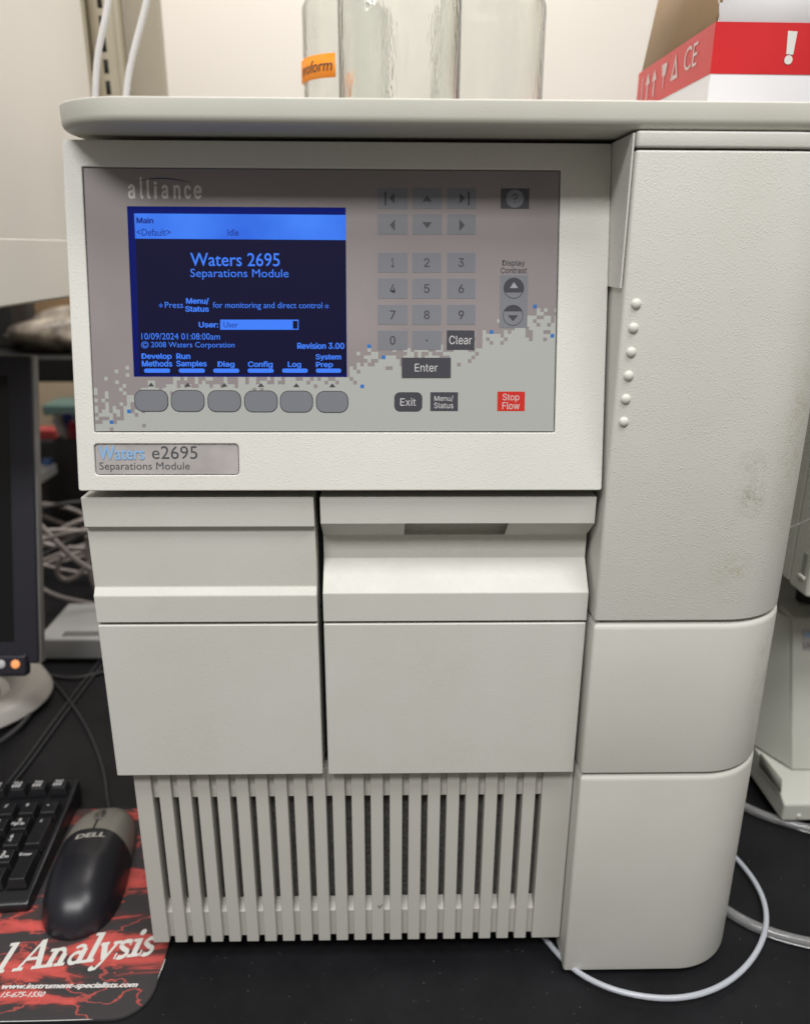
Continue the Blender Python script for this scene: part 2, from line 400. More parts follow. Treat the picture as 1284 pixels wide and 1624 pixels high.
def pflat(polys, m, h=.00026, name='key_symbol'): return F.flat(name, [F.poly(p, OD) for p in polys], m, ovl, OD+h)
cols = [(598.5, 646), (653.5, 700.5), (708.5, 754)]
for y0, y1 in ((298, 331), (340, 372)):
    for a, b in cols: key(a, y0, b, y1, m_key_grey)
rowsy = [(401, 432, '123'), (442, 473.5, '456'), (483.5, 515, '789'), (524.5, 555, '0.')]
for y0, y1, s in rowsy:
    for (a, b), ch in zip([(599, 646), (653.5, 699.5), (708.5, 753.5)], s):
        key(a, y0, b, y1, m_key_grey); cx = (a+b)/2; cy = (y0+y1)/2
        if ch == '.': ptxt(ch, (cx-1.5, cy-1.5, cx+1.5, cy+1.5), m_keyink)
        else:
            wdt = 2.4 if ch == '1' else 4.4
            ptxt(ch, (cx-wdt, cy-7, cx+wdt, cy+7), m_keyink, bold=.012)
key(708, 524, 752.5, 555, m_key_dark); ptxt('Clear', (712, 532.5, 748, 546), m_white_ink)
key(637, 567.5, 714.5, 598.5, m_key_dark, h=.0006); ptxt('Enter', (657.5, 577, 693.5, 589.5), m_white_ink, h=.0007)
key(625, 622, 669.5, 653, m_key_dark, r=.0034); ptxt('Exit', (634.5, 631.5, 659, 643.5), m_white_ink)
key(682, 622, 726, 652, m_key_dark); ptxt('Menu/', (688.5, 627.5, 718.5, 637), m_white_ink); ptxt('Status', (688, 638.5, 718.5, 647.5), m_white_ink)
key(788, 621, 832, 652, m_key_red); ptxt('Stop', (796.5, 624.5, 823, 637.5), m_white_ink); ptxt('Flow', (796, 638, 823.5, 649), m_white_ink)
key(793.5, 299, 839, 331, m_key_dark); 
def disc(cx, cy, r, m, h, r2=0):
    u, v = F.uv(cx, cy, OD); k = F.uv(cx+r, cy, OD)[0]-u
    P = [arc(u, v, k, 0, 348.75, 31)]
    if r2: P.append(arc(u, v, k*r2, 0, 348.75, 31)[::-1])
    return F.flat('key_symbol', P, m, ovl, OD+h)
disc(816, 315.3, 14, m_key_grey, .00026); ptxt('?', (812, 307.5, 820.5, 322.5), m_ink, h=.0003)
# arrows
def tri(pts, m=m_ink, h=.00027, name='key_symbol'): pflat([pts], m, h, name)
tri([(625.5, 306), (625.5, 323), (617, 314.5)]); tri([(609.5, 304), (612.5, 304), (612.5, 326), (609.5, 326)])
tri([(669.5, 319.5), (684.5, 319.5), (677, 310.5)])
tri([(728.5, 306), (728.5, 323), (737, 314.5)]); tri([(741.5, 304), (744.5, 304), (744.5, 326), (741.5, 326)])
tri([(626, 348), (626, 366), (618, 357)]); tri([(669.5, 352.5), (684.5, 352.5), (677, 362)]); tri([(728, 348), (728, 366), (736.5, 357)])
# display contrast
ptxt('Display', (796, 412.5, 832, 423.5), m_ink, h=.00012, bold=.01); ptxt('Contrast', (793.5, 424.5, 835, 433.5), m_ink, h=.00012, bold=.01)
key(791.5, 436.5, 837, 520, m_key_grey)
def halfdisc(cx, cy, r, y, m):
    a = math.degrees(math.asin((cy-y)/r)); pts = [(cx+r*math.cos(R(t)), cy-r*math.sin(R(t))) for t in [a+(180-2*a)*i/20 for i in range(21)]]
    pflat([pts], m)
disc(814.3, 457, 16, m_ink, .00026, .95); halfdisc(814.3, 457, 16, 463.5, m_ink); tri([(808, 457), (821, 457), (814.5, 447.5)], m_key_pale, .0003)
disc(813, 500, 16, m_ink, .00026, .95); halfdisc(813, 500, 16, 493.5, m_ink); tri([(805, 500), (821, 500), (813, 509)], m_ink, .0003)
# softkeys
m_outline = mat('softkey_outline', (.04, .04, .045, 1), .4)
for i, (a, b) in enumerate([(215.5, 265.5), (273, 323), (331, 381), (389, 439), (445.5, 495), (502.5, 551)]):
    y0 = 619.5+i*.35
    me = shape([prect(a-1.3, y0-1.3, b+1.3, y0+33.6, .0051)]); me.transform(T(0, 0, OD+.0001)); part('key_outline', me, m_outline, parent=ovl, M=F.M)
    key(a, y0, b, y0+32.3, m_soft, r=.0046, h=.0004)
for i, cx in enumerate((240, 298, 356, 414, 470, 527)):
    tri([(cx-5, 612.8+i*.25), (cx+5, 612.8+i*.25), (cx, 606.6+i*.25)], m_keyink, .00016)
# logo word and arc
def condensed():
    xs = [('a', 203.6, 214.2, 292), ('l', 222.8, 226.8, 280.6), ('l', 233.6, 237.8, 283.8), ('i', 244.6, 249, 287.6), ('a', 256.6, 266.8, 292.8), ('n', 275.6, 286.2, 293), ('c', 292.6, 303, 293.4), ('e', 307.4, 320, 293.6)]
    for ch, a, b, t in xs: F.text('logo_lettering', ch, (a, t, b, 315.8), m_logo, ovl, OD+.00012, OD, bold=.03, sans=True)
condensed()
F.text('logo_lettering', '®', (320, 294.5, 322.5, 297), m_logo, ovl, OD+.00012, OD)
up_ = [(218+(306-218)*t, 289.5-7.5*math.sin(math.pi*min(1, .12+t*.88))) for t in [i/24 for i in range(25)]]
lo_ = [(x, y+.3+1.6*math.sin(math.pi*i/24)) for i, (x, y) in enumerate(up_)]
pflat([up_+lo_[::-1]], mat('navy_ink', rgb(30, 45, 75), .4), .00013, 'logo_arc')
# --- lcd
LD = -.0034
m_well = mat('window_well', (.10, .09, .09, 1), .5)
scr = part('display_screen', box_me(WN[0]-.004, WN[2]+.004, WN[1]-.004, WN[3]+.004, LD-.002, LD), m_lcd_edge, M=F.M)
def sflat(pts, m, h=.0001, name='screen_graphic'): return F.flat(name, [F.poly(p, LD) for p in pts], m, scr, LD+h)
def srect(x0, y0, x1, y1, r=0):
    a = F.uv(x0, y1, LD); b = F.uv(x1, y0, LD); return rrect(a[0], a[1], b[0], b[1], r, 4) if r else rect(a[0], a[1], b[0], b[1])
def stext(s, bx, m=m_lcd_blue, h=.0002, **k): return F.text('screen_lettering', s, bx, m, scr, LD+h, LD, **k)
F.flat('screen_field', [F.poly([(215.5, 379), (548.5, 381), (548.8, 594), (221.5, 594)], LD)], m_lcd_dark, scr, LD+.0001)
m_lcd_head = emis('lcd_header_band', 60, 122, 240)
def head_nodes(m):
    b = m.node_tree.nodes['Principled BSDF']
    c = ramp(m, noise(m, 25, 2), [(.3, rgb(50, 105, 225)), (.7, rgb(70, 135, 252))]); LK(m, c, b.inputs['Emission Color'])
head_nodes(m_lcd_head)
sflat([[(213, 338.5), (548.5, 341), (548.5, 380.8), (214.8, 378.5)]], m_lcd_head, .00015)
m_scr_ink = emis('lcd_dark_text', 22, 34, 120)
stext('Main', (217, 345, 243.5, 354.5), m_scr_ink, bold=.028, sans=True); stext('<Default>', (217.5, 363, 270.5, 374), m_scr_ink); stext('Idle', (361.5, 363.5, 378.5, 374), m_scr_ink)
stext('Waters 2695', (302.5, 401.5, 443.5, 422), bold=.008); stext('Separations Module', (302.5, 427, 457.5, 443.5), bold=.0)
stext('*', (252.5, 481, 258.5, 488)); stext('Press', (262, 479, 290.5, 488.5)); stext('Menu/', (295.5, 472.5, 331.5, 483), bold=.028, sans=True); stext('Status', (294, 485.5, 331.5, 494.5), bold=.028, sans=True)
stext('for monitoring and direct control', (338, 479.5, 511, 491.5)); stext('*', (515, 482.5, 521.5, 489.5))
stext('User:', (315.5, 510.5, 346.5, 519.5), bold=.028, sans=True); sflat([[(349.5, 507), (473.5, 507), (473.5, 523), (349.5, 523)]], m_lcd_blue, .0002)
stext('User', (355, 510.5, 377.5, 519.5), m_scr_ink, .0003); sflat([[(464.5, 509), (472, 509), (472, 521.5), (464.5, 521.5)]], m_lcd_dark, .0003)
stext('10/09/2024 01:08:00am', (225, 528.5, 349, 538.5)); stext('©', (224.5, 541.5, 236, 552.5), bold=.008); stext('2008 Waters Corporation', (240, 542.5, 372, 553.5))
stext('Revision 3.00', (471.5, 543.5, 546, 553.5), bold=.028, sans=True)
stext('Develop', (225, 560.5, 272.5, 571.5), bold=.028, sans=True); stext('Run', (280, 560.5, 302, 569.5), bold=.028, sans=True)
stext('Methods', (225.5, 572, 273.5, 581.5), bold=.028, sans=True); stext('Samples', (280, 572, 328, 583.5), bold=.028, sans=True)
stext('Diag', (345.5, 573, 372, 584), bold=.028, sans=True); stext('Config', (393.5, 573, 432.5, 584.5), bold=.028, sans=True); stext('Log', (456.5, 573.5, 477.5, 584.5), bold=.028, sans=True)
stext('System', (500.5, 561.5, 541, 572.5), bold=.028, sans=True); stext('Prep', (501, 574, 528, 584.5), bold=.028, sans=True)
for a, b in ((229, 270), (284, 325), (338.5, 379.5), (393, 434), (447.5, 488), (501, 541)):
    F.flat('screen_graphic', [srect(a, 584.6, b, 591.2, .0011)], m_lcd_blue, scr, LD+.0002)
# --- nameplate
bd = -.0011
nm = shape([rrect(BZ[0]+.0004, BZ[1]+.0004, BZ[2]-.0004, BZ[3]-.0004, .0018)], .001, .0003); nm.transform(T(0, 0, bd))
nmp = part('nameplate', nm, m_badge, M=F.M)
def nt(s, bx, m, h=.0001, th=0, **k): return F.text('nameplate_lettering', s, bx, m, nmp, bd+h, bd, **k)
wt = nt('Waters', (157.5, 707.5, 229.5, 729), m_badge_blue, .0003, bold=.015)
sd = wt.modifiers.new('solid', 'SOLIDIFY'); sd.thickness = .0003; sd.offset = 0
nt('e2695', (241.5, 707.5, 313, 728), m_badge_ink, bold=-.008); nt('Separations Module', (158.5, 733, 301, 748.5), m_badge_ink, bold=-.008)
# --- lid
lid_out = arc(-.183+.05, -.0085+.05, .05, 180, 270, 20)+arc(.274-.03, -.0085+.03, .03, 270, 360, 10)+[(.274, .58), (-.183, .58)]
part('lid', plan_solid(lid_out, .5802, .5932, .0048, .0009, 6), m_lidm)
# --- column covers
cxl, cyf, CRr, cxr = .1304, -.0083, .053, .2672
def col_out(y0=cyf, xl=cxl, ext=0): return arc(xl+.002, y0+.002, .002, 180, 270, 4)+arc(cxr-CRr-ext, y0+CRr, CRr, 270, 360, 20)+[(cxr-ext, .045), (xl, .045)]
part('column_cap', plan_solid(col_out(), .5712, .5790, .001, .001), m_body)
uc = part('column_cover', plan_solid(col_out(), .2960, .5697, .0008, .0010), m_col, label='tall upper column cover with pebbled texture and brown grime')
part('column_cover', plan_solid(col_out(ext=-.0006), .1812, .2944, .0006, .0050), m_col2, label='middle column cover, smooth')
part('column_cover', plan_solid(col_out(ext=-.0012), .0052, .1796, .0012, .0052), m_col2, label='lower column cover standing in front of the vent grille')
part('column_core', box_me(.1325, .222, .004, .0448, .02, .577), m_dark, .001)
m_dome = mat('pale_dome_plastic', (.66, .65, .59, 1), .38)
dome = lathe([(.0029*math.cos(R(a)), .0019*math.sin(R(a))) for a in range(0, 91, 10)], 24)
for q in ((1008, 482), (1003.7, 520.3), (1000, 558.6), (996, 596), (991.6, 633), (988.3, 669)):
    P = onY(*q, cyf); part('dome_button', dome, m_dome, parent=uc, M=Matrix.Translation(P) @ Matrix.Rotation(R(90), 4, 'X'))
# --- vent grille
YG = .0080; P_, S0, SW = .01353, -.1668, .0046
gr = part('vent_grille', box_me(-.1786, .1302, YG+.0135, YG+.016, .022, .1735), m_filter, .0003, label='vent grille of upright slats over dark foam')
GX0, GX1 = -.1786, .1298
def slat(x0, x1): return prism_x([(YG, .0200), (YG, .1738), (YG+.012, .1738), (YG+.012, .0200)], x0, x1)
part('slat', slat(GX0, S0), m_grille, .0007, parent=gr, label='wide slat at the left end')
sl = box_me(-(P_-SW)/2, (P_-SW)/2, 0, .012, 0, .1538)
for k in range(20):
    part('slat', sl, m_grille, .0005, 2, parent=gr, M=T(S0+k*P_+SW+(P_-SW)/2, YG, .0200))
part('slat', slat(S0+20*P_+SW, GX1), m_grille, .0007, parent=gr, label='broad flat panel at the right end')
part('upper_rail', prism_x([(YG+.0035, .1490), (YG+.0035, .1735), (YG+.0115, .1735), (YG+.0115, .1490)], GX0+.001, GX1-.02), m_grille, .0004, parent=gr)
part('lower_rail', prism_x([(YG+.0035, .0225), (YG+.0035, .0455), (YG+.0115, .0520), (YG+.0115, .0225)], GX0+.001, GX1-.02), m_grille, .0004, parent=gr)
part('side_wall', box_me(GX0, GX0+.002, YG+.0121, .0448, .0200, .1738), m_grille, .0003, parent=gr)
FG = Frame((0, YG, 0), (1, 0, 0), (0, 0, 1))
FG.flat('pen_tick', [FG.poly([(599.3, 1435.5), (600.3, 1435), (601, 1438.5), (606.6, 1433.6), (607.2, 1434.2), (600.8, 1440.6)])], m_ink, gr, .0002)

# ================================================================ mouse pad, mouse, keyboard
m_pad = mat('printed_pad_cloth', (.1, .02, .02), .7)
def pad_nodes(m):
    b = m.node_tree.nodes['Principled BSDF']
    tc = N(m, 'ShaderNodeTexCoord'); mp = N(m, 'ShaderNodeMapping'); mp.inputs['Scale'].default_value = (9, 34, 1); mp.inputs['Rotation'].default_value = (0, 0, R(-6)); LK(m, tc.outputs['Object'], mp.inputs[0])
    n = N(m, 'ShaderNodeTexNoise'); n.inputs['Scale'].default_value = 1; n.inputs['Detail'].default_value = 5; n.inputs['Roughness'].default_value = .55; n.inputs['Distortion'].default_value = .8; LK(m, mp.outputs[0], n.inputs['Vector'])
    c = ramp(m, n.outputs['Fac'], [(.49, (.034, .030, .032)), (.55, (.07, .03, .03)), (.585, (.40, .06, .05)), (.67, (.55, .085, .075))])
    # thin glowing red crack lines of the print
    mp2 = N(m, 'ShaderNodeMapping'); mp2.inputs['Scale'].default_value = (14, 26, 1); LK(m, tc.outputs['Object'], mp2.inputs[0])
    n2 = N(m, 'ShaderNodeTexNoise'); n2.inputs['Scale'].default_value = 1; n2.inputs['Detail'].default_value = 6; LK(m, mp2.outputs[0], n2.inputs['Vector'])
    ln = ramp(m, n2.outputs['Fac'], [(.485, (0, 0, 0)), (.493, (1, 1, 1)), (.499, (1, 1, 1)), (.506, (0, 0, 0))])
    c = mixc(m, math_(m, 'MULTIPLY', ln, .6), c, (.62, .09, .07, 1))
    LK(m, c, b.inputs['Base Color']); bump(m, noise(m, 1800, 1), .00005)
pad_nodes(m_pad)
pad = thing('mouse_pad', (-.29, .07, 0), 'red and black printed mouse pad with white italic lettering, under the mouse', 'mouse pad')
PX1, PX0, PY0, PY1 = -.1722, -.43, -.0405, .182
m_padside = mat('pad_rubber', (.02, .02, .02), .8)
pad_out = rrect(PX0, PY0, PX1, PY1, .026, 10)
link('rubber_base', plan_solid(pad_out, .0003, .0020, .0001, .0002, 2), None, pad, m_padside)
pc = shape([rrect(PX0+.0006, PY0+.0006, PX1-.0006, PY1-.0006, .0256, 10)], .0006, .0002); pc.transform(T(0, 0, .0026)); link('cloth_top', pc, None, pad, m_pad)
m_fray = mat('frayed_edge_thread', (.55, .54, .52), .8)
fr = rrect(PX0, PY0, PX1, PY1, .026, 10)
for a, b in ((25, 33), (33, 41)):
    pass
edge = [Vector((-.40, PY0-.0001, .0022)), Vector((-.30, PY0-.0001, .0022)), Vector((-.215, PY0-.0001, .0022)), Vector((-.19, PY0+.002, .0022)), Vector((-.177, PY0+.014, .0022)), Vector((-.1720, PY0+.03, .0022)), Vector((-.1720, PY0+.06, .0022)), Vector((-.1720, .0, .0022))]
tube('frayed_edge', edge, .00032, m_fray, pad, 2)
FP = Frame((0, 0, .0027), (1, 0, 0), (0, 1, 0))
m_padtext = mat('white_pad_print', (.62, .62, .58, 1), .6)
# slab-serif italic lettering drawn as strokes (x, y in letter heights), then slanted
def stroke(pts, wd):
    out = []; back = []
    n = len(pts)
    for i, (x, y) in enumerate(pts):
        a = Vector(pts[max(0, i-1)]); b = Vector(pts[min(n-1, i+1)]); d = (b-a).normalized(); nn = Vector((-d.y, d.x))*wd/2
        wv = wd
        out.append((x+nn.x, y+nn.y)); back.append((x-nn.x, y-nn.y))
    return out+back[::-1]
def el(cx, cy, rx, ry, a0, a1, n=14): return [(cx+rx*math.cos(R(a0+(a1-a0)*i/n)), cy+ry*math.sin(R(a0+(a1-a0)*i/n))) for i in range(n+1)]
B_, H_ = .20, .10
GL = {
 'A': (1.0, [stroke([(.13, .04), (.5, .98)], .10), stroke([(.5, .98), (.84, .04)], .19), stroke([(.28, .36), (.72, .36)], H_), rect(-.04, 0, .32, H_), rect(.62, 0, 1.04, H_)]),
 'a': (.66, [stroke(el(.30, .21, .19, .18, 20, 360), .12), stroke([(.49, .5), (.49, .05)], B_), stroke(el(.31, .46, .18, .15, 0, 150), .11), rect(.45, 0, .66, H_)]),
 'l': (.36, [rect(.10, 0, .10+B_, 1.0), rect(-.02, 1-H_, .2, 1.0), rect(-.02, 0, .38, H_)]),
 'n': (.76, [rect(.10, 0, .10+B_, .62), rect(-.02, .62-H_, .2, .62), rect(-.02, 0, .36, H_), stroke(el(.36, .38, .19, .2, 170, 0), .12), rect(.47, 0, .47+B_, .40), rect(.40, 0, .76, H_)]),
 'y': (.70, [stroke([(.13, .6), (.36, .06)], B_), stroke([(.62, .6), (.34, -.06), (.22, -.24), (.06, -.26)], .10), rect(0, .62-H_, .30, .62), rect(.46, .62-H_, .76, .62), el(.06, -.22, .08, .08, 0, 340)]),
 's': (.52, [stroke(el(.26, .46, .16, .12, 30, 200)+el(.26, .16, .18, .13, 80, -130), .14), rect(.40, .42, .46, .62), rect(.03, 0, .09, .2)]),
 'i': (.38, [rect(.10, 0, .10+B_, .62), rect(-.02, .62-H_, .2, .62), rect(-.02, 0, .38, H_), el(.19, .83, .11, .11, 0, 340)]),
 ' ': (.30, [])}
def slab(word, size, slant):
    bm = bmesh.new(); x = 0; k = 0
    for ch in word:
        adv, pl = GL[ch]
        for p in pl:
            k += 1
            if len(p) > 12 and ch in 'ansy' and len(p) % 2 == 0 and p[0] != p[-1] and len(p) != 15:
                h = len(p)//2
                for i in range(h-1):
                    bm.faces.new([bm.verts.new(((x+q[0]+q[1]*slant)*size, q[1]*size, k*3e-6)) for q in (p[i], p[i+1], p[len(p)-2-i], p[len(p)-1-i])])
            elif len(p) == 6 or len(p) == 8:
                h = len(p)//2
                for i in range(h-1):
                    bm.faces.new([bm.verts.new(((x+q[0]+q[1]*slant)*size, q[1]*size, k*3e-6)) for q in (p[i], p[i+1], p[len(p)-2-i], p[len(p)-1-i])])
            else:
                bm.faces.new([bm.verts.new(((x+q[0]+q[1]*slant)*size, q[1]*size, k*3e-6)) for q in p])
        x += adv
    bmesh.ops.recalc_face_normals(bm, faces=bm.faces)
    me = bpy.data.meshes.new('slab'); bm.to_mesh(me); bm.free(); return me, x*size
pA = onZ(20, 1541, .0027); pB = onZ(241, 1514, .0027)
me_, wlen = slab('Analysis', 1, .3)
ang = math.atan2(pB.y-pA.y, pB.x-pA.x); ln_ = (pB-pA).length; sc_ = ln_/wlen
GLM = Matrix.Translation((pA.x, pA.y, .0028)) @ Matrix.Rotation(ang, 4, 'Z') @ Matrix.Diagonal((sc_, sc_*1.32, 1, 1))
me_.transform(Matrix.Diagonal((sc_, sc_*1.32, 1, 1)))
MA = Matrix.Translation((pA.x, pA.y, .0028)) @ Matrix.Rotation(ang, 4, 'Z')
link('pad_lettering', me_, MA, pad, m_padtext)
me2, wl2 = slab('al', 1, .3); me2.transform(Matrix.Diagonal((sc_, sc_*1.32, 1, 1)))
link('pad_lettering', me2, MA @ T(-(wl2+.34)*sc_, 0, 0), pad, m_padtext)
m_padsmall = mat('pale_pad_print', (.62, .60, .58, 1), .6)
FP.text('pad_lettering', 'www.instrument-specialists.com', (0, 1557, 221, 1571.5), m_padsmall, pad, .0001, 0, bold=.05, shear=.25)
FP.text('pad_lettering', '15-675-1550', (0, 1572.5, 74, 1582), m_padsmall, pad, .0001, 0, bold=.03, shear=.3)

# mouse
m_msh = mat('black_mouse_shell', (.014, .014, .019, 1), .34); bump(m_msh, noise(m_msh, 1500, 1), .00003)
m_mgrey = mat('warm_grey_mouse_button', (.23, .22, .19, 1), .35)
mf = onZ(176, 1292, .0028); mb = onZ(112, 1478, .012)
mang = math.atan2(mf.y-mb.y, mf.x-mb.x)-math.pi/2
mcx, mcy = (mf.x+mb.x)/2, (mf.y+mb.y)/2; ML = (mf-mb).length*.5*1.0
MM = T(mcx, mcy, .0029) @ Matrix.Rotation(mang, 4, 'Z')
mouse = thing('computer_mouse', (mcx, mcy, .0029), 'black wired mouse with warm grey buttons lying on the red mouse pad', 'mouse')
def mhalf(t):     # half width along t in -1 (back) .. 1 (front)
    return .0315*(1-abs(t)**3.8)**.5*(1-.03*t)
def mtop(t):      # crown height
    return .036*(1-abs(t)**3.4)**.5*(1-.30*max(t+.25, 0)-.06*max(-t-.3, 0))+.0005
def mz(x, y):
    t = max(-.999, min(.999, y/ML)); h = mhalf(t)
    q = min(1, abs(x)/max(h, 1e-5)); return mtop(t)*(1-q**2.8)**.5
def mouse_patch(t0, t1, x0=-1, x1=1, split=None, nt=36, nx=40, lift=0):
    bm = bmesh.new(); g = []
    for i in range(nt+1):
        row = []
        for j in range(nx+1):
            q = x0+(x1-x0)*j/nx; qq = math.sin(q*math.pi/2)
            lo, hi = t0(qq) if callable(t0) else t0, t1(qq) if callable(t1) else t1
            t = lo+(hi-lo)*i/nt; h = mhalf(t); x = qq*h
            z = mtop(t)*(1-abs(qq)**2.8)**.5
            row.append(bm.verts.new((x, t*ML, z+lift*(1-abs(qq)**8))))
        g.append(row)
    for a, b in zip(g, g[1:]):
        for j in range(nx): bm.faces.new((a[j], a[j+1], b[j+1], b[j]))
    bmesh.ops.remove_doubles(bm, verts=bm.verts, dist=1e-6)
    me = bpy.data.meshes.new('m'); bmesh.ops.recalc_face_normals(bm, faces=bm.faces); bm.to_mesh(me); bm.free(); me.shade_smooth(); return me
seam = lambda q: .13+.10*(1-q*q)-.05*q
def warp(s): return lambda q: s
link('shell', mouse_patch(-.9995, seam), MM, mouse, m_msh)
gapq = .02
link('button', mouse_patch(lambda q: seam(q)+.012, .9995, -1, -gapq, nx=20), MM, mouse, m_mgrey)
link('button', mouse_patch(lambda q: seam(q)+.012, .9995, gapq, 1, nx=20), MM, mouse, m_mgrey)
link('inner_shell', mouse_patch(lambda q: .05, .99, -.98, .98, lift=-.0007), MM, mouse, m_dark)
wh = lathe([(0, -.003), (.008, -.003), (.0093, -.0015), (.0093, .0015), (.008, .003), (0, .003)], 32)
wy = .55*ML; link('scroll_wheel', wh, MM @ T(0, wy, mz(0, wy)-.0066) @ Matrix.Rotation(R(90), 4, 'Y'), mouse, mat('brown_grey_wheel', (.09, .08, .07), .5))
wr = lathe([(.0055, 0), (.0062, .0004), (.0062, .0), (.0055, -.0004)], 32); wr.transform(Matrix.Diagonal((.75, 1.7, 1, 1)))
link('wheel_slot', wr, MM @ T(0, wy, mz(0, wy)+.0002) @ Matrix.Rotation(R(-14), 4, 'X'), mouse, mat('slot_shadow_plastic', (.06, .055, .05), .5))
lg = fit(text_me('DELL', bold=.04, shear=.1), -.0125, ML*.05, .0125, ML*.14)
bmx = bmesh.new(); bmx.from_mesh(lg); bmesh.ops.subdivide_edges(bmx, edges=bmx.edges, cuts=2, use_grid_fill=True); bmx.to_mesh(lg); bmx.free()
for v in lg.vertices: v.co.z = mz(v.co.x, v.co.y)+.00025
link('logo_lettering', lg, MM, mouse, mat('silver_mouse_print', (.5, .49, .45), .4))
mcab = [MM @ Vector((0, ML*.97, .006))]+[onZ(x, y, .003) for x, y in ((169, 1262), (168, 1235), (158, 1200), (140, 1155), (112, 1112), (82, 1078), (66, 1062), (60, 1035))]
tube('cable', mcab, .0016, mat('black_cable', (.03, .03, .033), .45), mouse)

# keyboard
kang = R(3.6); kO = Vector((-.2945, .0560, 0)); KM = Matrix.Translation(kO) @ Matrix.Rotation(kang, 4, 'Z')
kb = thing('keyboard', kO, 'glossy black full size keyboard, numeric pad end beside the mouse', 'keyboard', rz=kang)
m_kb = mat('black_keyboard_plastic', (.010, .010, .012, 1), .28); m_kc = mat('black_keycap', (.013, .013, .015, 1), .33); bump(m_kc, noise(m_kc, 1500, 1), .00003)
kbm = prism_x([(0, .004), (.002, 0), (.143, 0), (.145, .006), (.143, .025), (.116, .021), (.006, .013), (0, .009)], -.46, 0)
bev(link('base', kbm, KM, kb, m_kb), .0028, 4)
def kh(y): return .013+(y-.006)*.00008/.00112 if y < .116 else .021+(y-.116)*.12
def keycap(wx, wy):
    bm = bmesh.new(); a, b = wx/2-.0006, wy/2-.0006; c, d = wx/2-.0032, wy/2-.0028
    v = [bm.verts.new(p) for p in ((-a,-b,0),(a,-b,0),(a,b,0),(-a,b,0),(-c,-d+.0006,.0085),(c,-d+.0006,.0085),(c,d+.0012,.0095),(-c,d+.0012,.0095))]
    for f in ((0,1,2,3),(4,5,6,7),(0,1,5,4),(1,2,6,5),(2,3,7,6),(3,0,4,7)): bm.faces.new([v[i] for i in f])
    return mesh_from(bm)
kc1 = keycap(.019, .019); kcT = keycap(.019, .038); kcW = keycap(.038, .019); kcS = keycap(.0185, .014)
m_kleg = mat('white_key_print', (.55, .55, .55), .5)
def addkey(me, x, y, leg=None, lines=1, dy=0, sz=.005):
    z = kh(y)+.0002; Mk = KM @ T(x, y, z); k = bev(link('key', me, Mk, kb, m_kc), .0008, 2)
    for i, s in enumerate([leg] if isinstance(leg, str) else (leg or [])):
        wdt = sz*.62*len(s) if s not in '/*-+.' else sz*.6
        hh = sz if s not in '-' else sz*.25
        t = fit(text_me(s, bold=.03), -wdt/2-.0015, dy+.0015-i*.0048, wdt/2-.0015, dy+.0015+hh-i*.0048, .0098)
        link('key_legend', t, Mk, k, m_kleg)
c0 = -.0135; pt = .019
R0 = .0215
addkey(kcT, c0, R0+pt*.5, 'Enter', dy=.008, sz=.0034)
addkey(kcT, c0, R0+pt*2.5, '+', dy=.008, sz=.004)
addkey(kc1, c0, R0+pt*4.0, '-', sz=.004)
rowsK = [('.',), ('3', 'PgDn'), ('6', '→'), ('9', 'PgUp'), ('*',)]
for r, lg_ in enumerate(rowsK): addkey(kc1, c0-pt, R0+pt*r, lg_, sz=.0046)
rowsK = [None, ('2',), ('5',), ('8',), ('/',)]
for r, lg_ in enumerate(rowsK):
    if r: addkey(kc1, c0-2*pt, R0+pt*r, lg_, sz=.0046)
addkey(kcW, c0-2.5*pt, R0, '0', sz=.0038)
for r, s in enumerate(['1', '4', '7', 'Num']): addkey(kc1, c0-3*pt, R0+pt*(r+1), s, sz=.0034)
for c in range(5, 21):
    for r in range(5): addkey(kc1, c0-pt*c-.006, R0+pt*r)
for c in range(4): addkey(kcS, c0-pt*c, .1265, ('Vol', 'III'), dy=.001, sz=.0040)
for c in range(5, 20): addkey(kcS, c0-pt*c-.006, .1265)

# ================================================================ monitor
m_mon = mat('navy_black_monitor_plastic', (.022, .021, .030, 1), .35); m_monside = surf('grey_monitor_rim', (.2, .2, .2), .4, (.19, .185, .18), (.25, .24, .235), 20)
mon = thing('computer_monitor', (-.57, .36, 0), 'dark flat screen monitor with grey rim and orange power light at left', 'monitor')
mz0, mz1 = .098, .412
FMo = Frame((-.371, .295, mz0), (1, .02, 0), (0, .090, .314))
mh = math.hypot(.090, .314)
def mpart(name, x0, x1, v0, v1, d0, d1, m, b=.002, parent=mon): return bev(link(name, box_me(x0, x1, v0, v1, d0, d1), FMo.M, parent, m), b)
mpart('rear_housing', -.40, -.03, .002, mh, -.038, -.014, m_monside, .006)
mpart('rim', -.424, 0, 0, mh+.001, -.0135, -.001, m_monside, .002)
bez = shape([rrect(-.420, .001, -.0015, mh-.0015, .004), rect(-.400, .024, -.026, mh-.022)[::-1]], .006, .0015); bez.transform(T(0, 0, .003))
link('bezel', bez, FMo.M, mon, m_mon)
mpart('screen', -.4005, -.0255, .0235, mh-.0215, -.003, -.0005, mat('switched_off_screen', (.006, .006, .007), .12), .0003)
cp_ = mpart('button_strip', -.30, -.012, -.012, .012, -.006, .008, m_mon, .004)
for px, mcol in ((25, emis('orange_power_light', 225, 140, 85, 1.0, (.5, .25, .1))), (2, mat('pale_button', (.6, .6, .62), .4))):
    uu, vv = FMo.uv(px, 1053, .008); link('power_light' if px == 25 else 'button', lathe([(.0045, -.001), (.0045, .0008), (.003, .0016), (0, .0018)], 20), FMo.M @ T(uu, vv, .008), mon, mcol)
m_stand = mat('warm_grey_stand', (.45, .43, .40), .35)
bc = onZ(-10, 1105, .01)
stand = lathe([(.090, .001), (.146, .001), (.152, .008), (.146, .020), (.125, .026), (.108, .018), (.102, .006), (.090, .004)], 56); stand.transform(Matrix.Diagonal((1, .72, 1, 1)))
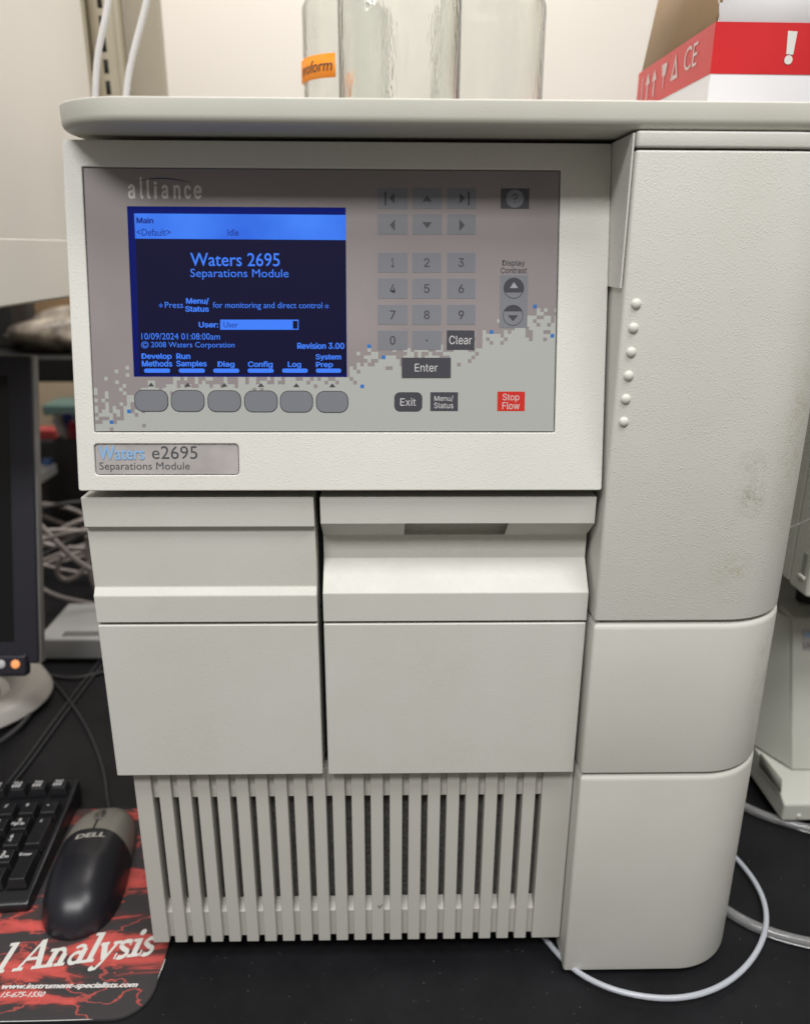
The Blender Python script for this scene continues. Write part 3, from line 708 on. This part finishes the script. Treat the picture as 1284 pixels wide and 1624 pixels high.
link('stand_base', stand, T(-.56, .375, 0), mon, m_stand)
link('stand_plate', lathe([(0, .001), (.0899, .001), (.0899, .004), (0, .004)], 40), T(-.56, .375, 0) @ Matrix.Diagonal((1, .72, 1, 1)), mon, mat('brown_grey_plate', (.07, .065, .06), .5))
link('stand_neck', box_me(-.05, .05, -.012, .012, .012, .25), T(-.58, .40, 0) @ Matrix.Rotation(R(-8), 4, 'X'), mon, m_stand)

# ================================================================ background left
m_cab = surf('cream_cabinet_laminate', (.78, .74, .68), .35, (.75, .71, .65), (.80, .76, .70), 2)
cab = thing('wall_cabinet', (-.6, .36, .47), 'cream hanging cabinet above the bench at the left', 'cabinet')
link('side_panel', box_me(-.85, -.3225, .16, .505, .473, 1.4), None, cab, m_cab); link('bottom_rail', box_me(-.85, -.3221, .155, .5055, .471, .528), None, cab, m_cab)
for o in cab.children: bev(o, .003)
m_post = surf('beige_enamel_post', (.50, .45, .34), .4, (.46, .41, .31), (.53, .48, .37), 4)
post = thing('shelf_upright', (-.355, .56, 0), 'beige slotted shelf upright behind the instrument', 'shelf upright')
def pX(px, y): return onY(px, 80, y).x
link('post', box_me(pX(134, .56), pX(186, .56), .565, .60, 0, 1.5), None, post, m_post)
link('slotted_strip', box_me(pX(150, .56), pX(184, .56), .557, .565, 0, 1.5), None, post, m_post)
link('edge_channel', box_me(pX(136, .56), pX(142, .56), .556, .565, 0, 1.5), None, post, m_post)
sm_ = box_me(-.0026, .0026, 0, .0004, -.0070, .0070); xs_ = pX(167.5, .56)
for k in range(24):
    zz = .52+.0216*k; link('slot', sm_, T(xs_, .5564, zz), post, m_dark)
m_tan = surf('tan_panel', (.42, .37, .29), .5, (.40, .355, .275), (.45, .40, .315), 3)
tp = link('divider_panel', box_me(pX(186, .56), pX(243, .56), .60, .615, 0, 1.5), None, None, m_tan); tag(bev(tp, .002), 'tan divider panel beside the slotted upright', 'panel')
m_tubew = mat('milky_tubing', (.80, .79, .78), .5, Transmission_Weight=.25)
for pts, lab in (([(178, -40), (172, 10), (160, 60), (153, 100), (151, 150), (150, 230)], 'milky plastic tube crossing the slotted shelf upright'), ([(246, -60), (234, 0), (218, 60), (206, 105), (199, 150), (196, 230)], 'milky plastic tube hanging to the right of the slotted upright')):
    P = [onY(x, y, .33+.0005*i) for i, (x, y) in enumerate(pts)]
    tag(tube('plastic_tube', P, .0029, m_tubew), lab, 'tube', 'milky tubes behind the lid')
# shelf on the bench behind, with bag and box
m_blk = mat('black_shelf_laminate', (.010, .010, .010), .5)
sh = thing('bench_shelf', (-.75, .98, 0), 'black raised shelf at the back of the bench behind the monitor', 'shelf')
zt = onY(60, 568, .86).z; zb_ = onY(60, 606, .86).z
link('shelf_board', box_me(-1.2, -.42, .86, 1.15, zb_, zt), None, sh, m_blk); bev(sh.children[0], .002)
for x in (-1.18, -.46): bev(link('bracket', box_me(x-.01, x+.01, .98, 1.13, 0, zb_), None, sh, m_blk), .002)
m_bag = mat('crumpled_grey_brown_plastic', (.13, .115, .095), .35, Transmission_Weight=.0)
def lump(name, c, r, m, seed, amp=.25, par=None, sub=4):
    bm = bmesh.new(); bmesh.ops.create_icosphere(bm, subdivisions=sub, radius=1); q = random.Random(seed)
    dirs = [(Vector((q.gauss(0, 1), q.gauss(0, 1), q.gauss(0, 1))).normalized(), q.uniform(.6, 1)) for _ in range(26)]
    for v in bm.verts:
        n = v.co.normalized(); s = 1+amp*sum(((max(0, n.dot(d)))**14)*a for d, a in dirs)-amp*.3*sum(((max(0, n.dot(-d)))**20)*a for d, a in dirs)
        v.co = Vector((n.x*r[0]*s, n.y*r[1]*s, max(-r[2]*.8, n.z*r[2]*s)))
    return link(name, mesh_from(bm), Matrix.Translation(c), par, m)
LKb = ramp(m_bag, noise(m_bag, 14, 5, .7), [(.35, (.08, .065, .055)), (.6, (.42, .37, .30))]); LK(m_bag, LKb, m_bag.node_tree.nodes['Principled BSDF'].inputs['Base Color'])
tag(lump('plastic_bag', (-.535, .98, zt+.026), (.13, .07, .036), m_bag, 5, .20), 'crumpled grey brown plastic bag on the black bench shelf', 'bag')
bx_ = bev(link('storage_box', box_me(-.95, -.665, .99, 1.12, zt+.0005, zt+.125), None, None, mat('charcoal_box', (.022, .022, .024), .5)), .004); tag(bx_, 'charcoal storage box behind the crumpled bag', 'box')
m_kraft = surf('kraft_card', (.35, .24, .13), .7, (.30, .20, .11), (.38, .26, .15), 8)
kb2 = bev(link('card_sheet', box_me(-.655, -.40, 1.06, 1.065, zt+.0005, zt+.14), None, None, m_kraft), .001); tag(kb2, 'brown card sheet standing on the shelf beside the charcoal box', 'card')
# tray
m_teal = mat('teal_plastic', (.11, .20, .185), .4)
def wedge(px0, py0, px1, py1, y, dep, m, name, lab, cat, h=0):
    a = onY(px0, py1, y); b = onY(px1, py0, y)
    return tag(bev(link(name, box_me(a.x, b.x, y, y+dep, a.z, b.z), None, None, m), .003), lab, cat)
beigeb = bev(link('pegboard', box_me(-1.1, -.30, 1.44, 1.4995, .0003, .42), None, None, surf('tan_board', (.50, .40, .27), .6, (.46, .37, .25), (.54, .44, .31), 5)), .002); tag(beigeb, 'tan board against the wall under the black shelf', 'board')
holder = thing('pen_holder', (-.66, 1.0, 0), 'charcoal pen holder full of pens behind the instrument', 'pen holder')
hp = onY(84, 697, 1.02); hq = onY(150, 790, 1.02)
m_hold = mat('charcoal_mesh_plastic', (.05, .045, .048), .5)
for a in ((hp.x, hp.x+.004, 1.02, 1.12), (-.46, -.456, 1.02, 1.12), (hp.x+.004, -.46, 1.02, 1.024), (hp.x+.004, -.46, 1.116, 1.12)):
    bev(link('holder_wall', box_me(*a, .0006, hp.z), None, holder, m_hold), .001)
link('holder_floor', box_me(hp.x, -.456, 1.02, 1.12, .0003, .004), None, holder, m_hold)
def pen(p, tip, r, m, cap, lab):
    t = thing('pen', p, lab, 'pen', 'pens standing in the holder'); d = Vector(tip)-Vector(p); L = d.length
    Mq = Matrix.Translation(p) @ d.to_track_quat('Z', 'Y').to_matrix().to_4x4()
    link('barrel', lathe([(0, 0), (r*.9, .001), (r, .004), (r, L*.72), (0, L*.72)], 16), Mq, t, m)
    link('cap', lathe([(0, L*.62), (r*1.25, L*.62), (r*1.25, L*.97), (r*.8, L), (0, L)], 16), Mq, t, cap)
blue_, red_, blk_, wht_ = mat('blue_cap', (.02, .035, .30), .35), mat('red_cap', (.42, .01, .03), .35), mat('black_cap', (.015, .015, .017), .4), mat('white_barrel', (.6, .58, .58), .4)
q = onY(107, 655, 1.07); pen((q.x+.004, 1.07, .03), (q.x, 1.07, q.z), .008, wht_, blue_, 'marker pen with blue cap standing in the holder')
q = onY(117, 668, 1.05); pen((q.x-.012, 1.05, .03), (q.x, 1.05, q.z), .009, wht_, red_, 'marker pen with red cap standing in the holder')
q = onY(82, 664, 1.04); pen((q.x+.06, 1.06, .04), (q.x, 1.06, q.z), .008, wht_, wht_, 'white pen leaning left in the holder')
tag(wedge(68, 643, 134, 659, 1.30, .10, m_teal, 'teal_tray', 'teal plastic tray above the pens', 'tray'), 'teal plastic tray above the pens', 'tray')
tag(wedge(90, 660, 114, 700, 1.31, .05, mat('dark_carton', (.03, .028, .03), .5), 'dark_carton', 'dark carton holding up the teal tray', 'carton'), 'dark carton under the teal tray', 'carton')
q = onY(62, 683, 1.22); tag(bev(link('stapler', box_me(q.x-.03, q.x+.035, 1.22, 1.26, q.z-.020, q.z+.002), None, None, mat('red_plastic', (.45, .06, .06), .4)), .004), 'red stapler like block left of the pen holder', 'stapler')
tag(bev(link('low_carton', box_me(q.x-.06, q.x+.04, 1.21, 1.28, .0003, q.z-.0203), None, None, m_hold), .002), 'charcoal carton under the red stapler', 'carton')
q = onY(62, 720, .98); q2 = onY(90, 752, .98)
nb = bev(link('notepad', box_me(q.x-.08, q2.x, .93, .985, .0003, q2.z), None, None, m_hold), .003); tag(nb, 'charcoal carton under the white pad', 'carton')
m_paper = mat('white_paper', (.84, .85, .87), .6)
tag(bev(link('paper_pad', box_me(q.x-.075, q2.x-.002, .9, .99, q2.z+.0003, q2.z+.018), None, None, m_paper), .001), 'white paper pad left of the pen holder', 'paper pad')
tag(bev(link('blue_box', box_me(q2.x-.020, q2.x-.006, .972, .986, q2.z+.0184, q2.z+.030), None, None, mat('blue_card', (.06, .16, .42), .5)), .001), 'small blue box lying on the white paper pad', 'box')
# cable tangle
m_c1 = mat('pinkish_grey_cable', (.30, .265, .25), .45); m_c2 = mat('dark_cable', (.03, .03, .032), .45)
cr = random.Random(21)
for i in range(20):
    y = .55+.022*i; n = 5; x0 = cr.uniform(20, 70); x1 = cr.uniform(160, 250); ya, yb = cr.uniform(790, 915), cr.uniform(790, 915); sag = cr.uniform(-35, 45); pts = []
    for k in range(n):
        t = k/(n-1); P = onY(x0+(x1-x0)*t, ya+(yb-ya)*t+sag*math.sin(math.pi*t)+cr.uniform(-5, 5), y+cr.uniform(-.01, .01)); P.z = max(P.z, .004); pts.append(P)
    tag(tube('cable', pts, .0038 if i % 4 else .0026, m_c1 if i % 4 != 3 else m_c2), 'pinkish grey cable in the tangle between monitor and instrument' if i % 4 != 3 else 'thin black cable in the tangle between monitor and instrument', 'cable', 'cables tangled behind the monitor')
for i, cl in enumerate(([(100, 880), (85, 905), (100, 925), (125, 915), (150, 885), (165, 850)], [(140, 850), (135, 890), (145, 930), (165, 950)], [(62, 930), (95, 955), (130, 950), (165, 965)], [(70, 862), (100, 872), (150, 868), (175, 875)])):
    P = [onY(x, y, .60+.01*i) for x, y in cl]
    for p in P: p.z = max(p.z, .004)
    tag(tube('cable', P, .0035, m_c1), ('grey cable bending in a wide loop beside the instrument', 'grey cable hanging nearest the instrument edge', 'lowest grey cable, just above the vented box', 'straight grey cable across the top of the wide loop')[i], 'cable', 'cables tangled behind the monitor')
# white vented box
m_rt = surf('light_grey_box_plastic', (.34, .34, .34), .45, (.32, .32, .32), (.38, .375, .37), 10)
rt = thing('vented_box', (-.43, .50, 0), 'light grey vented power box lying on the bench behind the instrument', 'power box')
ra = onZ(62, 1047, .003)
bev(link('case', box_me(ra.x, -.355, ra.y, ra.y+.112, .003, .034), None, rt, m_rt), .004)
sv = box_me(-.0017, .0017, 0, .014, 0, .0004)
for k in range(11):
    p = onZ(80+k*7.2, 1034, .034); link('vent_slot', sv, T(p.x, ra.y+.007, .0340), rt, m_dark)
# seam-like double cable over the bench, thin cable
m_c3 = mat('dull_black_cable', (.035, .035, .038), .5)
for dx, lb in ((0, 'thin dull cable crossing the bench diagonally, left of a pair'), (9, 'thin dull cable crossing the bench diagonally, right of a pair')):
    P = [onZ(x+dx, y, .0025) for x, y in ((-30, 1290), (20, 1235), (60, 1180), (110, 1110), (155, 1052), (210, 985))]
    tag(tube('cable', P, .0013, m_c3), lb, 'cable', 'pair of dull cables on the bench')
tag(tube('cable', [onZ(x, y, .003) for x, y in ((50, 1062), (80, 1072), (110, 1077), (140, 1073), (175, 1062), (230, 1040))], .0017, m_c3), 'black cable curving from the monitor foot to the instrument', 'cable')
tag(tube('cable', [onZ(x, y, .006) for x, y in ((62, 1040), (62, 1080), (60, 1110), (45, 1140), (20, 1165), (-20, 1190))], .0028, m_c3), 'thick black cable looping over the monitor foot', 'cable')

# ================================================================ things on the lid
m_glass = mat('clear_glass', (1, 1, 1), .02, Transmission_Weight=1, IOR=1.47)
def streak(m, amt):
    b = m.node_tree.nodes['Principled BSDF']; f = noise(m, 60, 5, .7, scl=(1, 1, .18))
    LK(m, ramp(m, f, [(.45, (.02,)*3), (.75, (.35,)*3)]), b.inputs['Roughness'])
    LK(m, ramp(m, f, [(.35, (.97, .98, .97)), (.8, (.86, .89, .87))]), b.inputs['Base Color'])
    bump(m, noise(m, 160, 3, .6, scl=(1, 1, .3)), .00025)
streak(m_glass, 1)
def bottle(name, px0, px1, y, hs, lab):
    zl = .5935
    a = onY(px0, 130, y); b = onY(px1, 130, y); cx = (a.x+b.x)/2; r = abs(b.x-a.x)/2*.97
    t = thing(name, (cx, y, zl), lab, 'bottle', 'glass bottles standing on the lid')
    wl = .0020
    out = [(0, .002), (r*.8, 0), (r-.006, .0005), (r-.001, .004), (r, .01), (r, hs)]
    sh_ = [(r*math.cos(R(k)), hs+r*.62*math.sin(R(k))) for k in range(8, 66, 8)]; rn = .019
    neck = [(rn+.003, sh_[-1][1]+.008), (rn, sh_[-1][1]+.014), (rn, sh_[-1][1]+.04)]
    outer = out+sh_+neck
    inner = [(p[0]-wl, p[1]) for p in outer[::-1] if p[1] >= .01]+[(r-wl-.004, .0075), (0, .007)]
    link('glass_body', lathe(outer+inner, 64), T(cx, y, zl), t, m_glass)
    ht = neck[-1][1]
    link('screw_cap', lathe([(0, ht+.012), (rn+.005, ht+.012), (rn+.006, ht+.008), (rn+.006, ht-.018), (rn+.0015, ht-.018), (rn+.0015, ht+.004), (0, ht+.004)], 40), T(cx, y, zl), t, mat('blue_cap_plastic', (.02, .12, .4), .4))
    return t, cx, r
bt1 = bottle('glass_bottle', 534, 732, .15, .175, 'widest clear glass bottle, standing in front of the other two')
bt2 = bottle('glass_bottle', 690, 862, .265, .105, 'clear glass bottle at the right with a rounded shoulder')
bt3 = bottle('glass_bottle', 480, 622, .33, .120, 'clear glass bottle at the left wrapped with orange tape')
t3, cx3, r3 = bt3
m_tape = mat('orange_tape', rgb(255, 150, 30), .5)
za, zb3 = onY(500, 122, .33-r3).z, onY(500, 83, .33-r3).z
def tape():
    bm = bmesh.new(); n = 40; A = []
    for i in range(n+1):
        a = R(186+(72)*i/n); rr = r3+.0004+(.0012 if i == 0 else 0)
        tilt = 0
        A.append([bm.verts.new((cx3+rr*math.cos(a), .33+rr*math.sin(a), z+tilt)) for z in (za, zb3)])
    for a, b in zip(A, A[1:]): bm.faces.new((a[0], b[0], b[1], a[1]))
    me = mesh_from(bm); return me
tp_ = link('tape_label', tape(), None, t3, m_tape); s_ = tp_.modifiers.new('solid', 'SOLIDIFY'); s_.thickness = .0002
tt = text_me('loroform', bold=.01, shear=.2)
tt = fit(tt, 0, za+.005, r3*R(66), zb3-.004)
for v in tt.vertices:
    a = R(188)+v.co.x/r3; v.co = (cx3+(r3+.0009)*math.cos(a), .33+(r3+.0009)*math.sin(a), v.co.y)
link('handwriting', tt, None, t3, m_ink)

# carton
m_red = surf('red_carton_print', (.55, .02, .025), .33, (.50, .018, .022), (.58, .026, .03), 10); m_wc = mat('white_carton_board', (.74, .73, .75), .5)
cz = .5935; ca = R(1.5)
cor = onY(1135, 35, .16); bk = onY(1013, 115, .33)
H = cor.z-cz; CL = .17; CWd = .105
MC = T(cor.x, .16, cz) @ Matrix.Rotation(math.atan2(-(bk.x-cor.x), CL), 4, 'Z')
ct = thing('carton', (cor.x, .16, cz), 'open red and white carton with brown flap on the right end of the lid', 'carton')
bh = H-(onY(1140, 35, .16).z-onY(1140, 117, .16).z)
def cb(name, m, a, b=.0006): return bev(link(name, box_me(*a), MC, ct, m), b)
cb('side_panel', m_wc, (0, .0025, .003, CL-.003, 0, H)); cb('front_panel', m_wc, (0, CWd, 0, .0028, 0, H)); cb('back_panel', m_wc, (0, CWd, CL-.003, CL, 0, H)); cb('side_panel', m_wc, (CWd-.0025, CWd, .0030, CL-.003, 0, H)); cb('bottom_panel', m_wc, (.003, CWd-.003, .003, CL-.003, .0002, .003))
cb('red_band', m_red, (-.0003, -.00002, .0002, CL, bh, H+.0002), .0001); cb('red_band', m_red, (-.0003, CWd, -.0004, -.00002, bh, H+.0002), .0001)
fl = prism_x([(0, 0), (0, .09), (.002, .09), (.002, 0)], 0, CL-.01)
link('flap', fl, MC @ T(.001, CL-.004, H+.0005) @ Matrix.Rotation(R(-90), 4, 'Z') @ Matrix.Rotation(R(-9), 4, 'X'), ct, m_kraft, label='brown inner side flap standing up')
link('flap', prism_x([(0, 0), (0, .08), (.002, .08), (.002, 0)], .003, CWd), MC @ T(0, 0, H+.0004) @ Matrix.Rotation(R(-25), 4, 'X'), ct, m_wc, label='white front flap')
FC = Frame(MC @ Vector((0, -.0005, 0)), MC.to_3x3() @ Vector((1, 0, 0)), (0, 0, 1))
FC.flat('printed_mark', [FC.poly([(1248.5, 49), (1263.5, 50), (1256.5, 87), (1245.5, 86)])], m_padtext, ct, .0003)
u, v = FC.uv(1249, 95); FC.flat('printed_mark', [arc(u, v, .0029, 0, 345, 22)], m_padtext, ct, .0003)
FS = Frame(MC @ Vector((-.0004, CL, 0)), MC.to_3x3() @ Vector((0, -1, 0)), (0, 0, 1))
m_mark = mat('pinkish_white_print', (.60, .48, .47), .5)
zc = H-.014
def fs(name, pl): FS.flat(name, pl, m_mark, ct, .0003)
fs('printed_mark', [rect(.014, H-.024, .016, H-.006)])
for u0 in (.030, .047): fs('printed_mark', [[(u0-.006, zc+.0), (u0+.006, zc+.0), (u0, zc+.009)], rect(u0-.0015, zc-.012, u0+.0015, zc-.0002)])
fs('printed_mark', [[(.064, zc+.008), (.078, zc+.008), (.0745, zc-.001), (.0675, zc-.001)], rect(.070, zc-.010, .072, zc-.0012)])
fs('printed_mark', [[(.088, zc-.008), (.104, zc-.008), (.096, zc+.010)], [(.092, zc-.005), (.096, zc+.004), (.100, zc-.005)]])
t_ = text_me('CE', bold=.0); link('printed_mark', fit(t_, .116, zc-.007, .142, zc+.009, .0003), FS.M, ct, m_mark)

# ================================================================ neighbours at right
m_nb = plastic('neighbour_putty_plastic', (.50, .50, .45, 1), .00004, 900)
m_nbs = plastic('neighbour_side_plastic', (.50, .50, .45, 1), .00004, 900)
dt = thing('detector_unit', (.52, .4, 0), 'lower putty detector box standing on the bench right of the tall column', 'instrument')
fy, fyt = .172, .219; p1 = onY(1253, 1250, fy); p0 = onY(1257, 980, fyt)
def dp(name, me, b=.002, m=m_nb): return bev(link(name, me, None, dt, m), b)
dX = p1.x; zt2 = p0.z; zf0 = p1.z
dp('front_cover', prism_x([(fy, zf0), (fyt, zt2), (fyt+.03, zt2), (fy+.03, zf0)], dX, .75), .003)
def quadbox(bot, top, z0, z1):
    bm = bmesh.new(); a = [bm.verts.new((*p, z0)) for p in bot]; b = [bm.verts.new((*p, z1)) for p in top]
    for i in range(4): bm.faces.new((a[i], a[(i+1) % 4], b[(i+1) % 4], b[i]))
    bm.faces.new(a[::-1]); bm.faces.new(b); return mesh_from(bm)
dp('chamfered_side', quadbox([(dX+.001, fy+.004), (dX-.020, fy+.045), (dX+.05, fy+.045), (dX+.05, fy+.004)], [(dX+.001, fyt+.004), (dX-.020, fyt+.045), (dX+.05, fyt+.045), (dX+.05, fyt+.004)], .045, zt2-.003), .001)
dp('case', quadbox([(dX-.0225, fy+.0455), (dX-.0225, .62), (.75, .62), (.75, fy+.0455)], [(dX-.0225, fyt+.0455), (dX-.0225, .62), (.75, .62), (.75, fyt+.0455)], .03, zt2-.006), .003)
pq = onZ(1240, 1302, .010)
pl = prism_x([(pq.y, .010), (pq.y, .028), (fy+.004, .043), (.62, .043), (.62, .010)], pq.x-.001, .75)
dp('plinth', pl, .002)
dp('rear_case', box_me(dX-.030, .75, fyt+.11, .61, .012, zt2-.010), .003)
xs2 = dX-.0229
ra_, rb_, rc_, rd_ = [hit(*q, (xs2, 0, 0), (1, 0, 0)) for q in ((1204, 1216), (1238, 1258), (1240, 1236), (1206, 1194))]
tube('recess_lip', [ra_, ra_.lerp(rb_, .3), ra_.lerp(rb_, .6), rb_], .0009, m_dome, dt, 2)
bmr = bmesh.new(); bmr.faces.new([bmr.verts.new(p+Vector((-.0002, 0, 0))) for p in (ra_, rb_, rc_, rd_)]); rq = link('grip_recess', mesh_from(bmr), None, dt, mat('shaded_recess_plastic', (.25, .25, .22), .6)); rq.modifiers.new('solid', 'SOLIDIFY').thickness = .0006  # flat quad on the side, the recess shade put into its darker colour
for fx_, fy_ in ((.42, .22), (.42, .55), (.70, .22), (.70, .55)): link('foot', lathe([(0, 0), (.01, 0), (.01, .0101), (0, .0101)], 16), T(fx_, fy_, 0), dt, m_dark)
FD = Frame((0, fy, zf0), (1, 0, 0), (0, fyt-fy, zt2-zf0))
na, nb_ = FD.uv(1271, 1031), FD.uv(1330, 998)
npm = shape([rrect(na[0], na[1], nb_[0], nb_[1], .001)], .001, .0003); npm.transform(T(0, 0, .0006)); npd = link('nameplate', npm, FD.M, dt, m_badge)
FD.text('nameplate_lettering', 'W', (1272.5, 1001, 1286, 1012), m_badge_blue, npd, .0008, 0, bold=.02)
FD.text('nameplate_lettering', 'UV', (1272.5, 1019, 1286, 1028), m_badge_ink, npd, .0008, 0)
scp = onY(1266, 1294, pq.y); link('screw_head', lathe([(.0022, 0), (.002, .0008), (0, .0014)], 16), T(scp.x, pq.y, scp.z) @ Matrix.Rotation(R(90), 4, 'X'), dt, m_dome)
# upper unit
up = thing('upper_module', (.55, .3, zt2), 'putty instrument module stacked on top of the detector box at the right', 'instrument')
ux = .352; uz = hit(1270, 940, (ux, 0, 0), (1, 0, 0)).z
for fx_, fy_ in ((.42, .26), (.42, .55), (.70, .26), (.70, .55)): link('foot', lathe([(0, 0), (.01, 0), (.01, uz-zt2+.001), (0, uz-zt2+.001)], 16), T(fx_, fy_, zt2-.0002), up, m_dark)
def upp(name, a, b=.002, m=m_nbs): return bev(link(name, box_me(*a), None, up, m), b)
upp('case', (ux+.0045, .78, .20, .60, uz, .50)); upp('front_cover', (ux+.0005, .78, .145, .176, uz-.002, .50), .003); upp('side_frame', (ux+.002, .78, .179, .198, uz-.001, .50))
hq0 = hit(1273, 925, (ux, 0, 0), (1, 0, 0)); hq1 = hit(1300, 885, (ux, 0, 0), (1, 0, 0))
bev(link('grip_lip', box_me(ux-.0015, ux+.0006, .150, max(hq0.y, .160), uz+.012, uz+.015), None, up, m_dome), .0008)
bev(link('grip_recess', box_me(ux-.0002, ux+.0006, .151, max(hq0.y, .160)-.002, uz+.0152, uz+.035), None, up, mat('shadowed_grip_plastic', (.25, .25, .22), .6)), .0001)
tag(tube('thin_tube', [hit(x, y, (.33, 0, 0), (1, 0, 0)) for x, y in ((1240, 843), (1262, 833), (1290, 822), (1330, 800))], .0006, m_tubew), 'very thin tube in front of the upper module', 'tube')

# tubes on the bench
m_loop = mat('frosted_blue_white_tubing', (.66, .69, .75), .22, Transmission_Weight=.4)
lp = [(800, 1420), (845, 1466), (868, 1493), (892, 1523), (925, 1550), (975, 1572), (1030, 1583), (1080, 1584), (1130, 1572), (1172, 1546), (1203, 1508), (1217, 1466), (1212, 1428), (1196, 1396), (1170, 1363), (1140, 1335), (1110, 1312)]
P = [onZ(x, y, .0035+.004*math.sin(math.pi*i/16)) for i, (x, y) in enumerate(lp)]
tag(tube('loop_tube', P, .0021, m_loop), 'frosted white tube curling in a loop round the foot of the column', 'tube')
m_clear = mat('clear_vinyl_tubing', (.93, .93, .93), .08, Transmission_Weight=.85, IOR=1.35)
for pts, lab in (([(1060, 1380), (1105, 1412), (1145, 1440), (1185, 1465), (1230, 1483), (1284, 1497), (1360, 1508)], 'thick clear tube on the bench passing under the frosted loop'), ([(1120, 1245), (1150, 1263), (1178, 1279), (1225, 1300), (1284, 1316), (1360, 1330)], 'thick clear tube on the bench in front of the detector box')):
    P = [onZ(x, y, .0042) for x, y in pts]; o = tube('clear_tube', P, .0041, m_clear); tag(o, lab, 'tube', 'clear tubes on the bench')
    inn = tube('bore', P, .0022, mat('tube_bore', (.22, .22, .23), .2, Transmission_Weight=.5, IOR=1.1), o)
